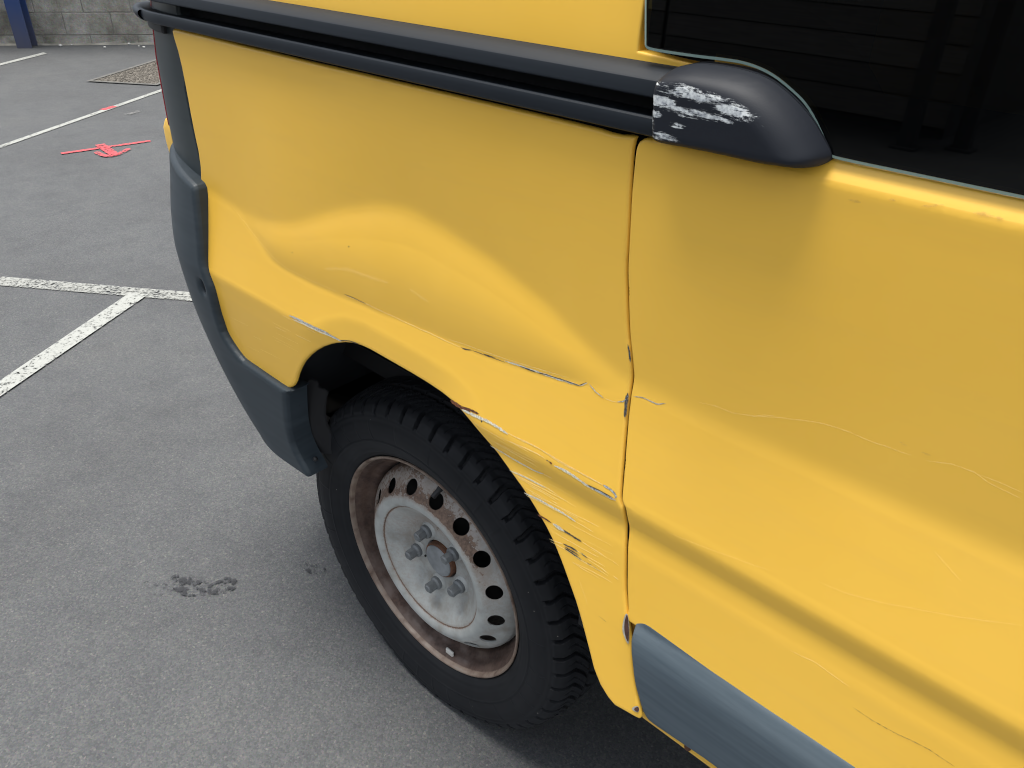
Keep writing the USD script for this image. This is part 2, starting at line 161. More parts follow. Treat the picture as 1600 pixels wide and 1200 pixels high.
SCRATCHES = [('white', 2.2, [(0.2449, 0.8742), (0.2648, 0.8769), (0.2804, 0.878), (0.2956, 0.8799), (0.3087, 0.8811), (0.3251, 0.8828), (0.3412, 0.8845), (0.3551, 0.8861)]), ('white', 1.3, [(0.3551, 0.8861), (0.364, 0.8935)]), ('dark', 1.3, [(0.2688, 0.8768), (0.2823, 0.878), (0.2938, 0.8792)]), ('dark', 0.9, [(0.2939, 0.8784), (0.3086, 0.8818), (0.325, 0.8835), (0.341, 0.8852), (0.3541, 0.8865), (0.3631, 0.8939)]), ('grey', 0.9, [(0.3666, 0.8937), (0.3685, 0.8922), (0.3775, 0.8876), (0.3884, 0.8854)]), ('pale', 0.7, [(0.3884, 0.8854), (0.3985, 0.8859), (0.4064, 0.8876)]), ('grey', 1.0, [(0.4047, 0.8876), (0.4134, 0.8919), (0.4157, 0.9007)]), ('pale', 1.3, [(-0.057, 0.86), (-0.0187, 0.862), (0.0443, 0.8626), (0.0772, 0.8629), (0.1202, 0.8638), (0.1499, 0.8641), (0.1727, 0.8647)]), ('faint', 1.6, [(-0.3601, 0.9075), (-0.291, 0.8799), (-0.2332, 0.8613), (-0.1986, 0.8564), (-0.1326, 0.8566), (-0.0716, 0.8592)]), ('dark', 0.8, [(-0.0597, 0.8611), (-0.0369, 0.8617), (-0.0117, 0.8624)]), ('dark', 1.2, [(0.1727, 0.8647), (0.1816, 0.8654), (0.1912, 0.8681)]), ('dark', 1.1, [(0.2106, 0.8703), (0.2222, 0.8713), (0.2305, 0.8728)]), ('dark', 0.6, [(0.1912, 0.8681), (0.216, 0.8698), (0.247, 0.8733)]), ('pale', 0.8, [(0.1497, 0.8684), (0.1944, 0.8728), (0.2448, 0.8776), (0.2764, 0.8815), (0.321, 0.8876), (0.3403, 0.8904)]), ('faint', 7, [(-0.1018, 0.886), (-0.045, 0.9021), (-0.0102, 0.9044), (0.0389, 0.9087)]), ('faint', 6, [(0.0799, 0.9128), (0.0981, 0.9099), (0.1157, 0.907)]), ('rust', 5, [(0.1675, 0.791), (0.1802, 0.7914), (0.1925, 0.7916), (0.2045, 0.7926)]), ('rust', 2.5, [(0.1922, 0.7933), (0.2087, 0.7954), (0.2202, 0.7962)]), ('white', 3.6, [(0.1905, 0.789), (0.2188, 0.7921), (0.2366, 0.7939), (0.2519, 0.7938), (0.2714, 0.7923)]), ('pale', 1.5, [(0.267, 0.7929), (0.3095, 0.7962), (0.343, 0.7953), (0.3752, 0.7945), (0.4023, 0.7949), (0.4147, 0.7947)]), ('pale', 1.3, [(0.2756, 0.7925), (0.3177, 0.795), (0.3572, 0.7923), (0.3847, 0.7935), (0.4114, 0.7939)]), ('grey', 2.5, [(0.4129, 0.7947), (0.4217, 0.7944), (0.4291, 0.7926), (0.4326, 0.7897), (0.4309, 0.7865)]), ('pale', 1.4, [(0.2751, 0.7846), (0.2957, 0.7866), (0.3175, 0.7884), (0.3314, 0.7883)]), ('rust', 2, [(0.3375, 0.787), (0.3425, 0.7861)]), ('dark', 1, [(0.3326, 0.7872), (0.3375, 0.787)]), ('white', 3.2, [(0.3454, 0.7859), (0.3681, 0.7862), (0.3924, 0.7835), (0.4102, 0.7845), (0.4243, 0.7845), (0.4328, 0.785)]), ('grey', 2.0, [(0.396, 0.7837), (0.4137, 0.7847), (0.4311, 0.7849)]), ('dark', 1.0, [(0.394, 0.7852), (0.4135, 0.7863), (0.4292, 0.7864)]), ('white', 2.0, [(0.2397, 0.7581), (0.2596, 0.7586), (0.2853, 0.7585), (0.3102, 0.7584), (0.3289, 0.7624)]), ('pale', 1.2, [(0.3269, 0.7622), (0.342, 0.7641)]), ('white', 1.3, [(0.2747, 0.7391), (0.2977, 0.7418), (0.3323, 0.7443)]), ('pale', 1.2, [(0.2785, 0.7419), (0.3057, 0.744), (0.336, 0.7454), (0.3541, 0.7444)]), ('white', 2.2, [(0.3025, 0.7216), (0.3282, 0.725), (0.3454, 0.7258), (0.3602, 0.7269), (0.3751, 0.7263), (0.3839, 0.726)]), ('pale', 1.6, [(0.306, 0.7197), (0.3306, 0.7231), (0.3507, 0.7243), (0.3644, 0.7257)]), ('pale', 0.9, [(0.3839, 0.726), (0.4101, 0.7269)]), ('dark', 1.1, [(0.3506, 0.7251), (0.3565, 0.7257), (0.3623, 0.7263)]), ('grey', 1.8, [(0.3721, 0.7265), (0.3799, 0.7264)]), ('pale', 0.9, [(0.3448, 0.7335), (0.3557, 0.7341)]), ('rust', 1.8, [(0.3276, 0.7038), (0.3398, 0.7052), (0.3502, 0.7047)]), ('white', 4.0, [(0.3522, 0.705), (0.3644, 0.7047), (0.3704, 0.7046)]), ('dark', 1.2, [(0.3542, 0.7052), (0.3606, 0.7034)]), ('dark', 2.4, [(0.3654, 0.7044), (0.3792, 0.7052), (0.388, 0.705), (0.3966, 0.7056)]), ('pale', 1.0, [(0.3966, 0.7056), (0.4163, 0.7057), (0.4292, 0.7054)]), ('pale', 1.3, [(0.3503, 0.6814), (0.3602, 0.6836), (0.3717, 0.6869)]), ('dark', 2.2, [(0.3716, 0.6878), (0.3785, 0.6883), (0.3852, 0.6896), (0.394, 0.6895)]), ('dark', 2.0, [(0.3746, 0.6822), (0.3875, 0.6827), (0.4013, 0.682)]), ('dark', 1.3, [(0.3742, 0.6847), (0.3869, 0.686), (0.3967, 0.6856)]), ('dark', 1.5, [(0.3976, 0.6908), (0.4085, 0.6892)]), ('dash', 1.8, [(0.4022, 0.6825), (0.4162, 0.6839), (0.4302, 0.6835)]), ('pale', 1.2, [(0.4086, 0.6884), (0.4274, 0.6881), (0.4405, 0.6864)]), ('pale', 1.2, [(0.3527, 0.6792), (0.3748, 0.6814), (0.4025, 0.6809), (0.4302, 0.6835), (0.4394, 0.683)]), ('pale', 0.9, [(0.4409, 0.7055), (0.4501, 0.7041)]), ('pale', 1.1, [(0.4457, 0.6874), (0.4539, 0.6867)]), ('grey', 3.4, [(-0.1876, 0.7873), (-0.1639, 0.7891), (-0.1408, 0.7899), (-0.102, 0.7905), (-0.0826, 0.7887), (-0.0629, 0.7884)]), ('white', 1.6, [(-0.1808, 0.7844), (-0.1404, 0.787), (-0.1021, 0.7875), (-0.0686, 0.7874)]), ('dark', 1.3, [(-0.0671, 0.7879), (-0.0459, 0.7943), (-0.0258, 0.7977)]), ('pale', 1.1, [(-0.1443, 0.7825), (-0.1216, 0.7818)]), ('pale', 1.0, [(-0.1774, 0.7588), (-0.1388, 0.7597)]), ('pale', 0.9, [(-0.2058, 0.781), (-0.1813, 0.782)]), ('pale', 0.8, [(-0.2363, 0.7504), (-0.2035, 0.7524)]), ('grey', 0.8, [(0.4221, 0.9011), (0.4332, 0.9042), (0.4506, 0.9036), (0.4592, 0.9086)]), ('hair', 1.1, [(0.4944, 0.9256), (0.5127, 0.9296), (0.5305, 0.9298), (0.5524, 0.9362), (0.5728, 0.9447), (0.5999, 0.9534), (0.6143, 0.9569), (0.6362, 0.9595), (0.6555, 0.9587), (0.672, 0.9599), (0.6864, 0.9616)]), ('hair', 1.0, [(0.6974, 0.9616), (0.7146, 0.9675), (0.7326, 0.9685), (0.7438, 0.9648), (0.7555, 0.9634), (0.7671, 0.9627)]), ('hair', 0.9, [(0.5501, 0.9347), (0.5579, 0.9405), (0.5708, 0.9451)]), ('hair', 0.8, [(0.7326, 0.9685), (0.7483, 0.9691), (0.7653, 0.9683)]), ('hair', 1.3, [(0.6486, 0.7263), (0.6723, 0.7295), (0.6905, 0.7274), (0.7083, 0.7254)]), ('dash', 1.2, [(0.7168, 0.7075), (0.7334, 0.7061), (0.7499, 0.7073), (0.7666, 0.7099), (0.7824, 0.712), (0.8051, 0.7106)]), ('faint', 1.4, [(0.7267, 0.8882), (0.7396, 0.8816), (0.7541, 0.8744)]), ('faint', 1.2, [(0.6519, 0.8143), (0.6766, 0.8172), (0.7052, 0.8249), (0.7313, 0.8348), (0.7508, 0.842), (0.7793, 0.8535), (0.8027, 0.8651)]), ('faint', 1.2, [(0.4974, 0.7815), (0.5555, 0.7904), (0.6076, 0.8004)]), ('dash', 1.0, [(0.438, 0.6241), (0.4524, 0.6225)]), ('faint', 1.6, [(0.4029, 0.655), (0.4166, 0.6355), (0.4208, 0.6287)]), ('smudge', 5, [(0.586, 1.1483), (0.5958, 1.1487)]), ('smudge', 4, [(0.638, 1.1561), (0.6517, 1.1601)]), ('smudge', 5, [(0.6712, 1.1591), (0.6791, 1.1597), (0.6903, 1.1598)]), ('smudge', 4, [(0.6144, 1.1556), (0.62, 1.1555)]), ('chip', 3.6, [(0.4146, 0.9017), (0.4158, 0.8893), (0.4181, 0.8758)]), ('chip', 2.0, [(0.4058, 0.9545), (0.4093, 0.9456), (0.4114, 0.9359)]), ('smudge', 3, [(0.6742, 0.9687), (0.6778, 0.9686), (0.6809, 0.9683)]), ('smudge', 3, [(0.6922, 0.9677), (0.6994, 0.9683)]), ('pale', 0.7, [(0.2519, 0.7673), (0.2865, 0.7684), (0.3196, 0.7691)]), ('hair', 0.9, [(0.3881, 0.6803), (0.4013, 0.6828), (0.4144, 0.6835)]), ('pale', 0.9, [(0.2865, 0.7366), (0.3224, 0.7382), (0.3568, 0.7394)]), ('faint', 1.4, [(0.3506, 0.6942), (0.3793, 0.6959), (0.4067, 0.6979)]), ('pale', 0.7, [(0.3919, 0.6728), (0.4202, 0.6768), (0.4475, 0.6789)]), ('hair', 0.9, [(0.3719, 0.718), (0.4058, 0.7208), (0.438, 0.7232)]), ('pale', 0.9, [(0.3143, 0.7274), (0.3269, 0.728), (0.3392, 0.7292)]), ('faint', 1.4, [(0.2441, 0.7637), (0.2626, 0.7644), (0.2805, 0.7641)]), ('pale', 0.7, [(0.2604, 0.783), (0.2839, 0.7843), (0.3068, 0.7848)]), ('hair', 0.9, [(0.3528, 0.7042), (0.3624, 0.7054), (0.3719, 0.7059)]), ('pale', 0.9, [(0.3136, 0.7277), (0.3252, 0.7277), (0.3364, 0.7286)]), ('faint', 1.4, [(0.3807, 0.7188), (0.4008, 0.7202), (0.4201, 0.7217)]), ('pale', 0.7, [(0.2079, 0.7808), (0.2395, 0.7815), (0.2687, 0.7812)]), ('hair', 0.9, [(0.2368, 0.7771), (0.2837, 0.778), (0.3279, 0.7781)]), ('pale', 0.9, [(0.2686, 0.7586), (0.2789, 0.7587), (0.2894, 0.7602)]), ('faint', 1.4, [(0.3222, 0.7241), (0.3399, 0.7247), (0.3574, 0.7251)]), ('pale', 0.7, [(0.3883, 0.6715), (0.4098, 0.6721), (0.4303, 0.6736)]), ('hair', 0.9, [(0.3487, 0.6988), (0.3604, 0.6996), (0.3717, 0.7016)]), ('pale', 0.9, [(0.3769, 0.6896), (0.4059, 0.6908), (0.4334, 0.6928)]), ('faint', 1.4, [(0.3449, 0.6945), (0.3599, 0.6953), (0.3747, 0.6959)]), ('pale', 0.7, [(0.2991, 0.7289), (0.3439, 0.7303), (0.3863, 0.7314)]), ('hair', 0.9, [(0.2866, 0.7378), (0.3352, 0.7416), (0.381, 0.7439)]), ('pale', 0.9, [(0.2814, 0.7377), (0.3253, 0.7412), (0.3669, 0.7439)]), ('faint', 1.4, [(0.3356, 0.7258), (0.3676, 0.729), (0.3982, 0.7314)]), ('pale', 0.7, [(0.2429, 0.7691), (0.2792, 0.7698), (0.314, 0.7706)]), ('hair', 0.9, [(0.2936, 0.7392), (0.3155, 0.7405), (0.3367, 0.7421)]), ('pale', 0.9, [(0.2524, 0.7704), (0.2854, 0.7723), (0.3171, 0.7748)]), ('faint', 1.4, [(0.37, 0.7063), (0.406, 0.7102), (0.4401, 0.7135)]), ('pale', 0.7, [(0.3403, 0.7302), (0.3788, 0.7337), (0.4154, 0.7364)]), ('hair', 0.9, [(0.4073, 0.7029), (0.4247, 0.7044), (0.4418, 0.7058)]), ('pale', 0.9, [(0.3092, 0.7353), (0.3297, 0.7364), (0.3497, 0.737)]), ('faint', 1.4, [(0.3323, 0.7519), (0.3546, 0.7526), (0.3764, 0.7526)]), ('pale', 0.7, [(0.3656, 0.6945), (0.395, 0.6971), (0.4231, 0.6994)]), ('hair', 0.9, [(0.3007, 0.7481), (0.3138, 0.7483), (0.3268, 0.7479)]), ('hair', 0.9, [(-0.3983, 0.7121), (-0.3254, 0.7176)]), ('faint', 1.6, [(-0.2484, 0.7209), (-0.1798, 0.726)]), ('hair', 0.9, [(-0.2421, 0.7553), (-0.1878, 0.7584)]), ('faint', 1.6, [(-0.3522, 0.6687), (-0.3046, 0.6732)]), ('hair', 0.9, [(-0.4046, 0.6343), (-0.3357, 0.6418)]), ('faint', 1.6, [(-0.2536, 0.7263), (-0.1909, 0.7308)]), ('hair', 0.9, [(-0.3186, 0.7007), (-0.2909, 0.7029)]), ('faint', 1.6, [(-0.3052, 0.6809), (-0.2424, 0.6865)]), ('hair', 0.9, [(-0.2392, 0.7379), (-0.1727, 0.7424)])]
BUMPER = [(0.96, -0.076, -0.46), (0.92, -0.084, -0.4575), (0.85, -0.095, -0.4625), (0.78, -0.104, -0.455), (0.7, -0.102, -0.4425), (0.6, -0.095, -0.4125), (0.5, -0.087, -0.3575), (0.45, -0.083, -0.3125)]
LAMP = [(1.22, -0.04, -0.48, 30.1), (1.17, -0.044, -0.495, 30.1), (1.1, -0.05, -0.4975, 30.4), (1.0, -0.055, -0.4925, 31.0), (0.93, -0.058, -0.485, 31.6)]
LINE_A = [(-1.833, -0.188), (-2.177, 0.386), (-2.114, 0.432), (-1.733, -0.221)]
LINE_B = [(-2.694, 0.096), (-2.019, 0.561), (-1.94, 0.527), (-2.603, 0.066)]
LINE_C = [(-4.748, 0.776), (-5.634, 2.233), (-5.552, 2.192), (-4.681, 0.754)]
LINE_D = [(-7.553, 1.704), (-7.916, 2.203), (-7.822, 2.202), (-7.47, 1.676)]
COVER = [(-6.292, 1.929), (-6.693, 2.54), (-6.566, 2.684), (-5.801, 2.305), (-5.983, 2.102), (-6.105, 2.079)]
RED_BAR = [(-4.319, 0.966), (-4.238, 1.469)]
RED_SHAFT = [(-4.361, 1.209), (-4.065, 1.175)]
RED_HEAD = [(-4.191, 1.121), (-4.118, 1.119), (-4.067, 1.135), (-4.063, 1.178), (-4.103, 1.234), (-4.136, 1.28)]
RED_DASH = [(-5.248, 1.607), (-5.295, 1.719)]
FAINT = [(-5.007, 1.657), (-5.011, 1.709), (-5.048, 1.781)]
STAIN1 = [(-0.639, -0.218), (-0.63, -0.204), (-0.601, -0.201), (-0.58, -0.191), (-0.555, -0.173), (-0.547, -0.154), (-0.548, -0.136), (-0.525, -0.133), (-0.523, -0.152), (-0.545, -0.179), (-0.563, -0.197), (-0.573, -0.216), (-0.596, -0.223), (-0.618, -0.223)]
STAIN2 = [(-0.466, 0.008), (-0.459, 0.02), (-0.426, 0.029), (-0.414, 0.032), (-0.418, 0.02), (-0.44, 0.011), (-0.454, 0.003)]
STAIN3 = [(-0.676, -0.279), (-0.663, -0.255), (-0.622, -0.242), (-0.605, -0.242), (-0.628, -0.265)]
WALL = [(-8.575, 2.088), (-7.752, 3.15)]
POST = [(-8.323, 2.118), (-8.243, 2.212), (-8.406, 2.349)]
PEBBLES = [(-8.18, 2.463), (-8.171, 2.564), (-7.853, 2.999), (-7.817, 2.74), (-7.578, 3.02), (-7.682, 3.018)]
BUMP_HOLE = [(-0.4451, 0.754)]
BUMP_TOP = [(-0.202, 0.657), (-0.2576, 0.6579), (-0.3256, 0.66), (-0.364, 0.6665), (-0.3851, 0.6854), (-0.3918, 0.7207), (-0.3938, 0.7697), (-0.4003, 0.8128), (-0.4034, 0.8553), (-0.4034, 0.9075), (-0.4064, 0.9302), (-0.4288, 0.9303), (-0.4558, 0.9356)]
BUMP_FRONT = [(-0.2201, 0.4437), (-0.2254, 0.4601), (-0.2423, 0.4805), (-0.253, 0.5071), (-0.2522, 0.5435), (-0.2413, 0.5904), (-0.2294, 0.6305), (-0.2169, 0.6452)]
REAR_DOOR = [(-0.8061, 0.06, 0.9474), (-0.8135, 0.06, 0.912), (-0.8172, 0.06, 0.8659)]
RD_BULGE = 0.052
RUST_POLY_EDGE = [(0.472, 0.6518), (0.4708, 0.6435), (0.471, 0.6343), (0.4724, 0.6258), (0.4764, 0.6201), (0.4812, 0.6149), (0.4842, 0.6133), (0.4819, 0.6278), (0.4791, 0.64), (0.4749, 0.651)]
RUST_POLY = [(0.4732, 0.6507), (0.4729, 0.644), (0.4735, 0.6351), (0.4755, 0.628), (0.4789, 0.621), (0.4835, 0.6166), (0.4819, 0.6278), (0.4782, 0.6421), (0.4751, 0.6502)]
RUST2_EDGE = [(0.5064, 0.5314), (0.5087, 0.5374), (0.5138, 0.5427), (0.5165, 0.5388), (0.516, 0.5333), (0.511, 0.5312)]
RUST2 = [(0.5095, 0.534), (0.5118, 0.5395), (0.5148, 0.5425), (0.5167, 0.538), (0.5149, 0.5339)]

# ------------------------------------------------------------------ shape of the van's right flank (x forward, y inward, z up)
Z_TOP, Z_CREASE = 1.13, 0.779
def flank_lower(x, z):
    """below the crease: undercut, then a slope that is flatter behind the wheel"""
    t = np.where(x < 0, -0.055, np.interp(x, [0.2, 0.4], [0.12, 0.15]))
    y = np.interp(z, [0.30, 0.756, 0.759, 0.764, 0.775, 0.779, 0.785], [0, 0, -0.0003, -0.0014, -0.0034, -0.0037, -0.0037])
    k = np.interp(x, [-0.12, 0.15], [0.25, 1.0])
    t2 = np.interp(x, [0.2, 0.4], [0.0, 0.10]) * np.clip(z - 0.752, -0.022, 0)
    return -0.0925 + 0.0037 * k + y * k + t2 + t * np.clip(z - 0.752, -1, 0)
_gx = np.arange(-0.70, 1.62, 0.005); _gz = np.arange(0.30, 1.26, 0.002)
_B = np.array(BOUNDARY); _F = np.array(FOLD)
def _flank_grid():
    zb = np.interp(_gx, _B[:, 0], _B[:, 1], left=_B[0, 1], right=0.912)
    zb = gaussian_filter1d(zb, 3)
    zf = np.interp(_gx, _F[:, 0], _F[:, 1])
    w = np.clip(np.interp(_gx, [-0.36, -0.24, 0.34, 0.415], [0, 1, 1, 0]), 0, 1)      # how far the panel is dented here
    Y = np.zeros((len(_gx), len(_gz)))
    for i, x in enumerate(_gx):
        z = _gz
        tau = np.full(len(z), 0.247)
        s = np.clip((z - zf[i]) / max(zb[i] - zf[i], 0.02), 0, 1)
        dent = -0.015 + 0.43 * s ** 1.6
        tau = np.where(z > zf[i], tau * (1 - w[i]) + dent * w[i], tau)
        y = np.zeros(len(z)); k0 = np.searchsorted(z, 0.785)
        base = -0.0925
        inc = np.concatenate([[0], np.cumsum(0.5 * (tau[1:] + tau[:-1]) * np.diff(z))])
        y = base + inc - inc[k0]
        kb = np.searchsorted(z, zb[i]); top = -0.0575
        slope = (top - y[kb]) / (Z_TOP - zb[i])
        y = np.where(z > zb[i], y[kb] + slope * (z - zb[i]), y)
        # soft knee at the boundary
        ys = gaussian_filter1d(y, 2.6, mode='nearest')
        ww = np.clip(1 - np.abs(z - zb[i]) / 0.030, 0, 1); ww = ww * ww * (3 - 2 * ww)
        y = y * (1 - ww) + ys * ww
        # shoulder that rolls in below the window and the rail
        zz = np.clip(z - 1.118, 0, 0.06)
        y = np.where(z > 1.118, np.where(z > Z_TOP, top, y) + np.interp(zz, [0, 0.038, 0.042, 0.046, 0.050, 0.054, 0.06], [0, 0.0002, 0.0016, 0.0044, 0.0072, 0.0086, 0.0090]), y)
        low = flank_lower(x, z)
        Y[i] = np.where(z < 0.785, low, y)
    Y = gaussian_filter1d(Y, 2.0, axis=0, mode='nearest')
    Y = gaussian_filter1d(Y, 0.8, axis=1, mode='nearest')
    return Y
_FL = RegularGridInterpolator((_gx, _gz), _flank_grid(), bounds_error=False, fill_value=None)
ARCH_LINE = LineString(ARCH)
def flank(x, z):
    x = np.asarray(x, float); z = np.asarray(z, float)
    q = np.stack(np.broadcast_arrays(np.clip(x, -0.69, 1.6), np.clip(z, 0.31, 1.25)), -1)
    y = _FL(q)
    if ARCH_LINE is not None:                     # the lip of the wheel arch turns in a little
        d = shapely.distance(ARCH_LINE, shapely.points(q[..., 0], q[..., 1]))
        t = 0.036 - d
        soft = np.where(t < -0.004, 0, np.where(t > 0.004, t, (t + 0.004) ** 2 / 0.016))
        y = y + 0.17 * soft * np.interp(q[..., 0], [-0.17, -0.09, 0.12, 0.24], [0, 1, 1, 0])
    y = y + 0.0006 * (meshkit.noise(np.stack([q[..., 0] * 9, q[..., 1] * 9, 0 * q[..., 0]], -1), 3) - 0.5)
    return y

# ------------------------------------------------------------------ materials
def lin(r, g, b): return tuple(((c / 255 + 0.055) / 1.055) ** 2.4 if c > 10 else c / 255 / 12.92 for c in (r, g, b))
def simple(name, col, rough=0.5, metal=0.0, bump=0.0, bscale=200.0, spec=0.5, var=0.0, vscale=6.0):
    nodes = {'tc': ('geometry', {}), 'p': ('principled_bsdf', {'base_color': col, 'roughness': rough, 'metallic': metal, 'specular_ior_level': spec})}
    links = []
    if var:
        nodes['nv'] = ('noise_texture', {'scale': vscale, 'detail': 5.0, 'roughness': 0.6})
        nodes['rv'] = ('rgb_ramp', {'ramp': [(0.3, tuple(c * (1 - var) for c in col)), (0.7, tuple(min(1, c * (1 + var)) for c in col))]})
        links += [('tc.position', 'nv.vector'), ('nv.fac', 'rv.fac'), ('rv.color', 'p.base_color')]
    if bump:
        nodes['nb'] = ('noise_texture', {'scale': bscale, 'detail': 3.0})
        nodes['b'] = ('bump', {'strength': bump, 'distance': 0.001})
        links += [('tc.position', 'nb.vector'), ('nb.fac', 'b.height'), ('b.normal', 'p.normal')]
    return M(name, nodes, links, surface='p.BSDF')

# faded yellow paint: slight chalking, specks of dirt, a road film low down
paint = M('yellow_paint', {
    'g': ('geometry', {}),
    'n1': ('noise_texture', {'scale': 3.0, 'detail': 4.0, 'roughness': 0.55}),
    'r1': ('rgb_ramp', {'ramp': [(0.3, (0.790, 0.460, 0.054)), (0.7, (0.825, 0.490, 0.064))]}),
    'v': ('voronoi_texture', {'scale': 22.0, 'feature': 'f1'}),
    'vc': ('separate_color', {}),
    'rad': ('map_range', {'from_min': 0.45, 'from_max': 1.0, 'to_min': 0.0, 'to_max': 0.030, 'clamp': True}),
    'lt': ('math', {'math_type': 'less_than'}),
    'm1': ('mix_color', {'b': (0.075, 0.045, 0.02)}),
    'n2': ('noise_texture', {'scale': 240.0, 'detail': 2.0}),
    'sp': ('math', {'math_type': 'multiply'}),
    'st': ('mapping', {'scale': (2.0, 2.0, 18.0), 'rotation': (0, 0.0, 0)}),
    'n3': ('noise_texture', {'scale': 2.2, 'detail': 6.0, 'roughness': 0.65}),
    'r3': ('rgb_ramp', {'ramp': [(0.50, (0, 0, 0)), (0.74, (0.11, 0.11, 0.11))]}),
    'm2': ('mix_color', {'b': (0.60, 0.36, 0.085)}),
    'rr': ('map_range', {'from_min': 0.3, 'from_max': 0.7, 'to_min': 0.34, 'to_max': 0.46}),
    'bp': ('bump', {'strength': 0.06, 'distance': 0.0006}),
    'p': ('principled_bsdf', {'roughness': 0.4, 'coat_weight': 0.22, 'coat_roughness': 0.18, 'specular_ior_level': 0.4})},
    [('g.position', 'n1.vector'), ('n1.fac', 'r1.fac'), ('g.position', 'v.vector'), ('v.color', 'vc.color'), ('vc.r', 'rad.value'),
     ('v.distance', 'lt.value1'), ('rad.result', 'lt.value2'), ('g.position', 'st.vector'), ('st.vector', 'n3.vector'), ('n3.fac', 'r3.fac'),
     ('r3.color', 'm2.fac'), ('r1.color', 'm2.a'), ('m2.result', 'm1.a'), ('lt.value', 'm1.fac'), ('m1.result', 'p.base_color'),
     ('n1.fac', 'rr.value'), ('rr.result', 'p.roughness'), ('g.position', 'n2.vector'), ('n2.fac', 'bp.height'), ('bp.normal', 'p.normal')], surface='p.BSDF')

def plastic(name, col, light, rough=0.5, stretch=(3.0, 3.0, 40.0), amount=0.6, bump=0.12, spec=0.28):
    """weathered bumper plastic: a grey bloom in streaks over a darker ground"""
    return M(name, {
        'g': ('geometry', {}), 'mp': ('mapping', {'scale': stretch}),
        'n': ('noise_texture', {'scale': 2.0, 'detail': 7.0, 'roughness': 0.62}),
        'r': ('rgb_ramp', {'ramp': [(0.35, col), (0.75, light)]}),
        'n0': ('noise_texture', {'scale': 5.0, 'detail': 3.0}), 'mm': ('mix_color', {'b': tuple(c * 1.12 for c in col)}),
        'f0': ('math', {'math_type': 'multiply', 'value2': 1.0 - amount}),
        'nb': ('noise_texture', {'scale': 900.0, 'detail': 1.0}), 'b': ('bump', {'strength': bump, 'distance': 0.0005}),
        'p': ('principled_bsdf', {'roughness': rough, 'specular_ior_level': spec})},
        [('g.position', 'mp.vector'), ('mp.vector', 'n.vector'), ('n.fac', 'r.fac'), ('g.position', 'n0.vector'), ('n0.fac', 'f0.value1'), ('f0.value', 'mm.fac'),
         ('r.color', 'mm.a'), ('mm.result', 'p.base_color'), ('g.position', 'nb.vector'), ('nb.fac', 'b.height'), ('b.normal', 'p.normal')], surface='p.BSDF')
bumper_mat = plastic('faded_bumper_plastic', (0.022, 0.030, 0.0365), (0.036, 0.046, 0.054), 0.46)
clad_mat = plastic('faded_cladding_plastic', (0.056, 0.076, 0.092), (0.096, 0.120, 0.138), 0.5, (3.0, 3.0, 55.0), 0.5)
rail_mat = plastic('rail_trim_plastic', (0.0095, 0.0125, 0.0165), (0.016, 0.0195, 0.0245), 0.5, (1.5, 8.0, 60.0), 0.6, spec=0.2)
lamp_trim_mat = plastic('lamp_trim_plastic', (0.020, 0.026, 0.028), (0.028, 0.035, 0.037), 0.38)
black = simple('black_rubber', (0.010, 0.010, 0.011), 0.6)
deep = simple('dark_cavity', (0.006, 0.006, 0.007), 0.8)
liner_mat = simple('wheel_arch_plastic', (0.016, 0.018, 0.021), 0.62, bump=0.4, bscale=60, var=0.3)
red_lens = M('red_lens', {'p': ('principled_bsdf', {'base_color': (0.22, 0.012, 0.018), 'roughness': 0.15, 'coat_weight': 0.5})}, surface='p.BSDF')
under_mat = simple('underbody', (0.014, 0.013, 0.012), 0.85, var=0.3)

# end cap of the door track: black plastic scraped to white
cap_mat = M('scuffed_cap_plastic', {
    'g': ('geometry', {}),
    'mp': ('mapping', {'scale': (0.5, 0.4, 3.0), 'rotation': (0, -0.10, 0)}),
    'n': ('noise_texture', {'scale': 66.0, 'detail': 9.0, 'roughness': 0.78, 'distortion': 0.5}),
    'n2': ('noise_texture', {'scale': 300.0, 'detail': 3.0}),
    'at': ('attribute', {'attribute': 'scuff'}),
    'a1': ('math', {'math_type': 'multiply', 'value2': 0.42}), 'a2': ('math', {'math_type': 'multiply_add', 'value2': 1.7}),
    'a3': ('math', {'math_type': 'multiply_add', 'value2': 0.16}),
    'th': ('map_range', {'from_min': 1.16, 'from_max': 1.27, 'to_min': 0.0, 'to_max': 1.0, 'clamp': True}),
    'a4': ('math', {'math_type': 'multiply', 'value2': 3.0, 'use_clamp': True}), 'a5': ('math', {'math_type': 'multiply'}),
    'cr': ('rgb_ramp', {'ramp': [(0.35, (0.30, 0.32, 0.34)), (0.6, (0.62, 0.64, 0.63))]}),
    'm': ('mix_color', {'a': (0.0115, 0.0135, 0.0185)}),
    'nb': ('noise_texture', {'scale': 900.0}), 'b': ('bump', {'strength': 0.12, 'distance': 0.0005}),
    'p': ('principled_bsdf', {'roughness': 0.54, 'specular_ior_level': 0.22})},
    [('g.position', 'mp.vector'), ('mp.vector', 'n.vector'), ('g.position', 'n2.vector'), ('at.fac', 'a1.value1'), ('a1.value', 'a2.value3'), ('n.fac', 'a2.value1'),
     ('n2.fac', 'a3.value1'), ('a2.value', 'a3.value3'), ('a3.value', 'th.value'), ('n2.fac', 'cr.fac'), ('at.fac', 'a4.value1'), ('a4.value', 'a5.value1'), ('th.result', 'a5.value2'), ('a5.value', 'm.fac'), ('cr.color', 'm.b'), ('m.result', 'p.base_color'),
     ('g.position', 'nb.vector'), ('nb.fac', 'b.height'), ('b.normal', 'p.normal')], surface='p.BSDF')

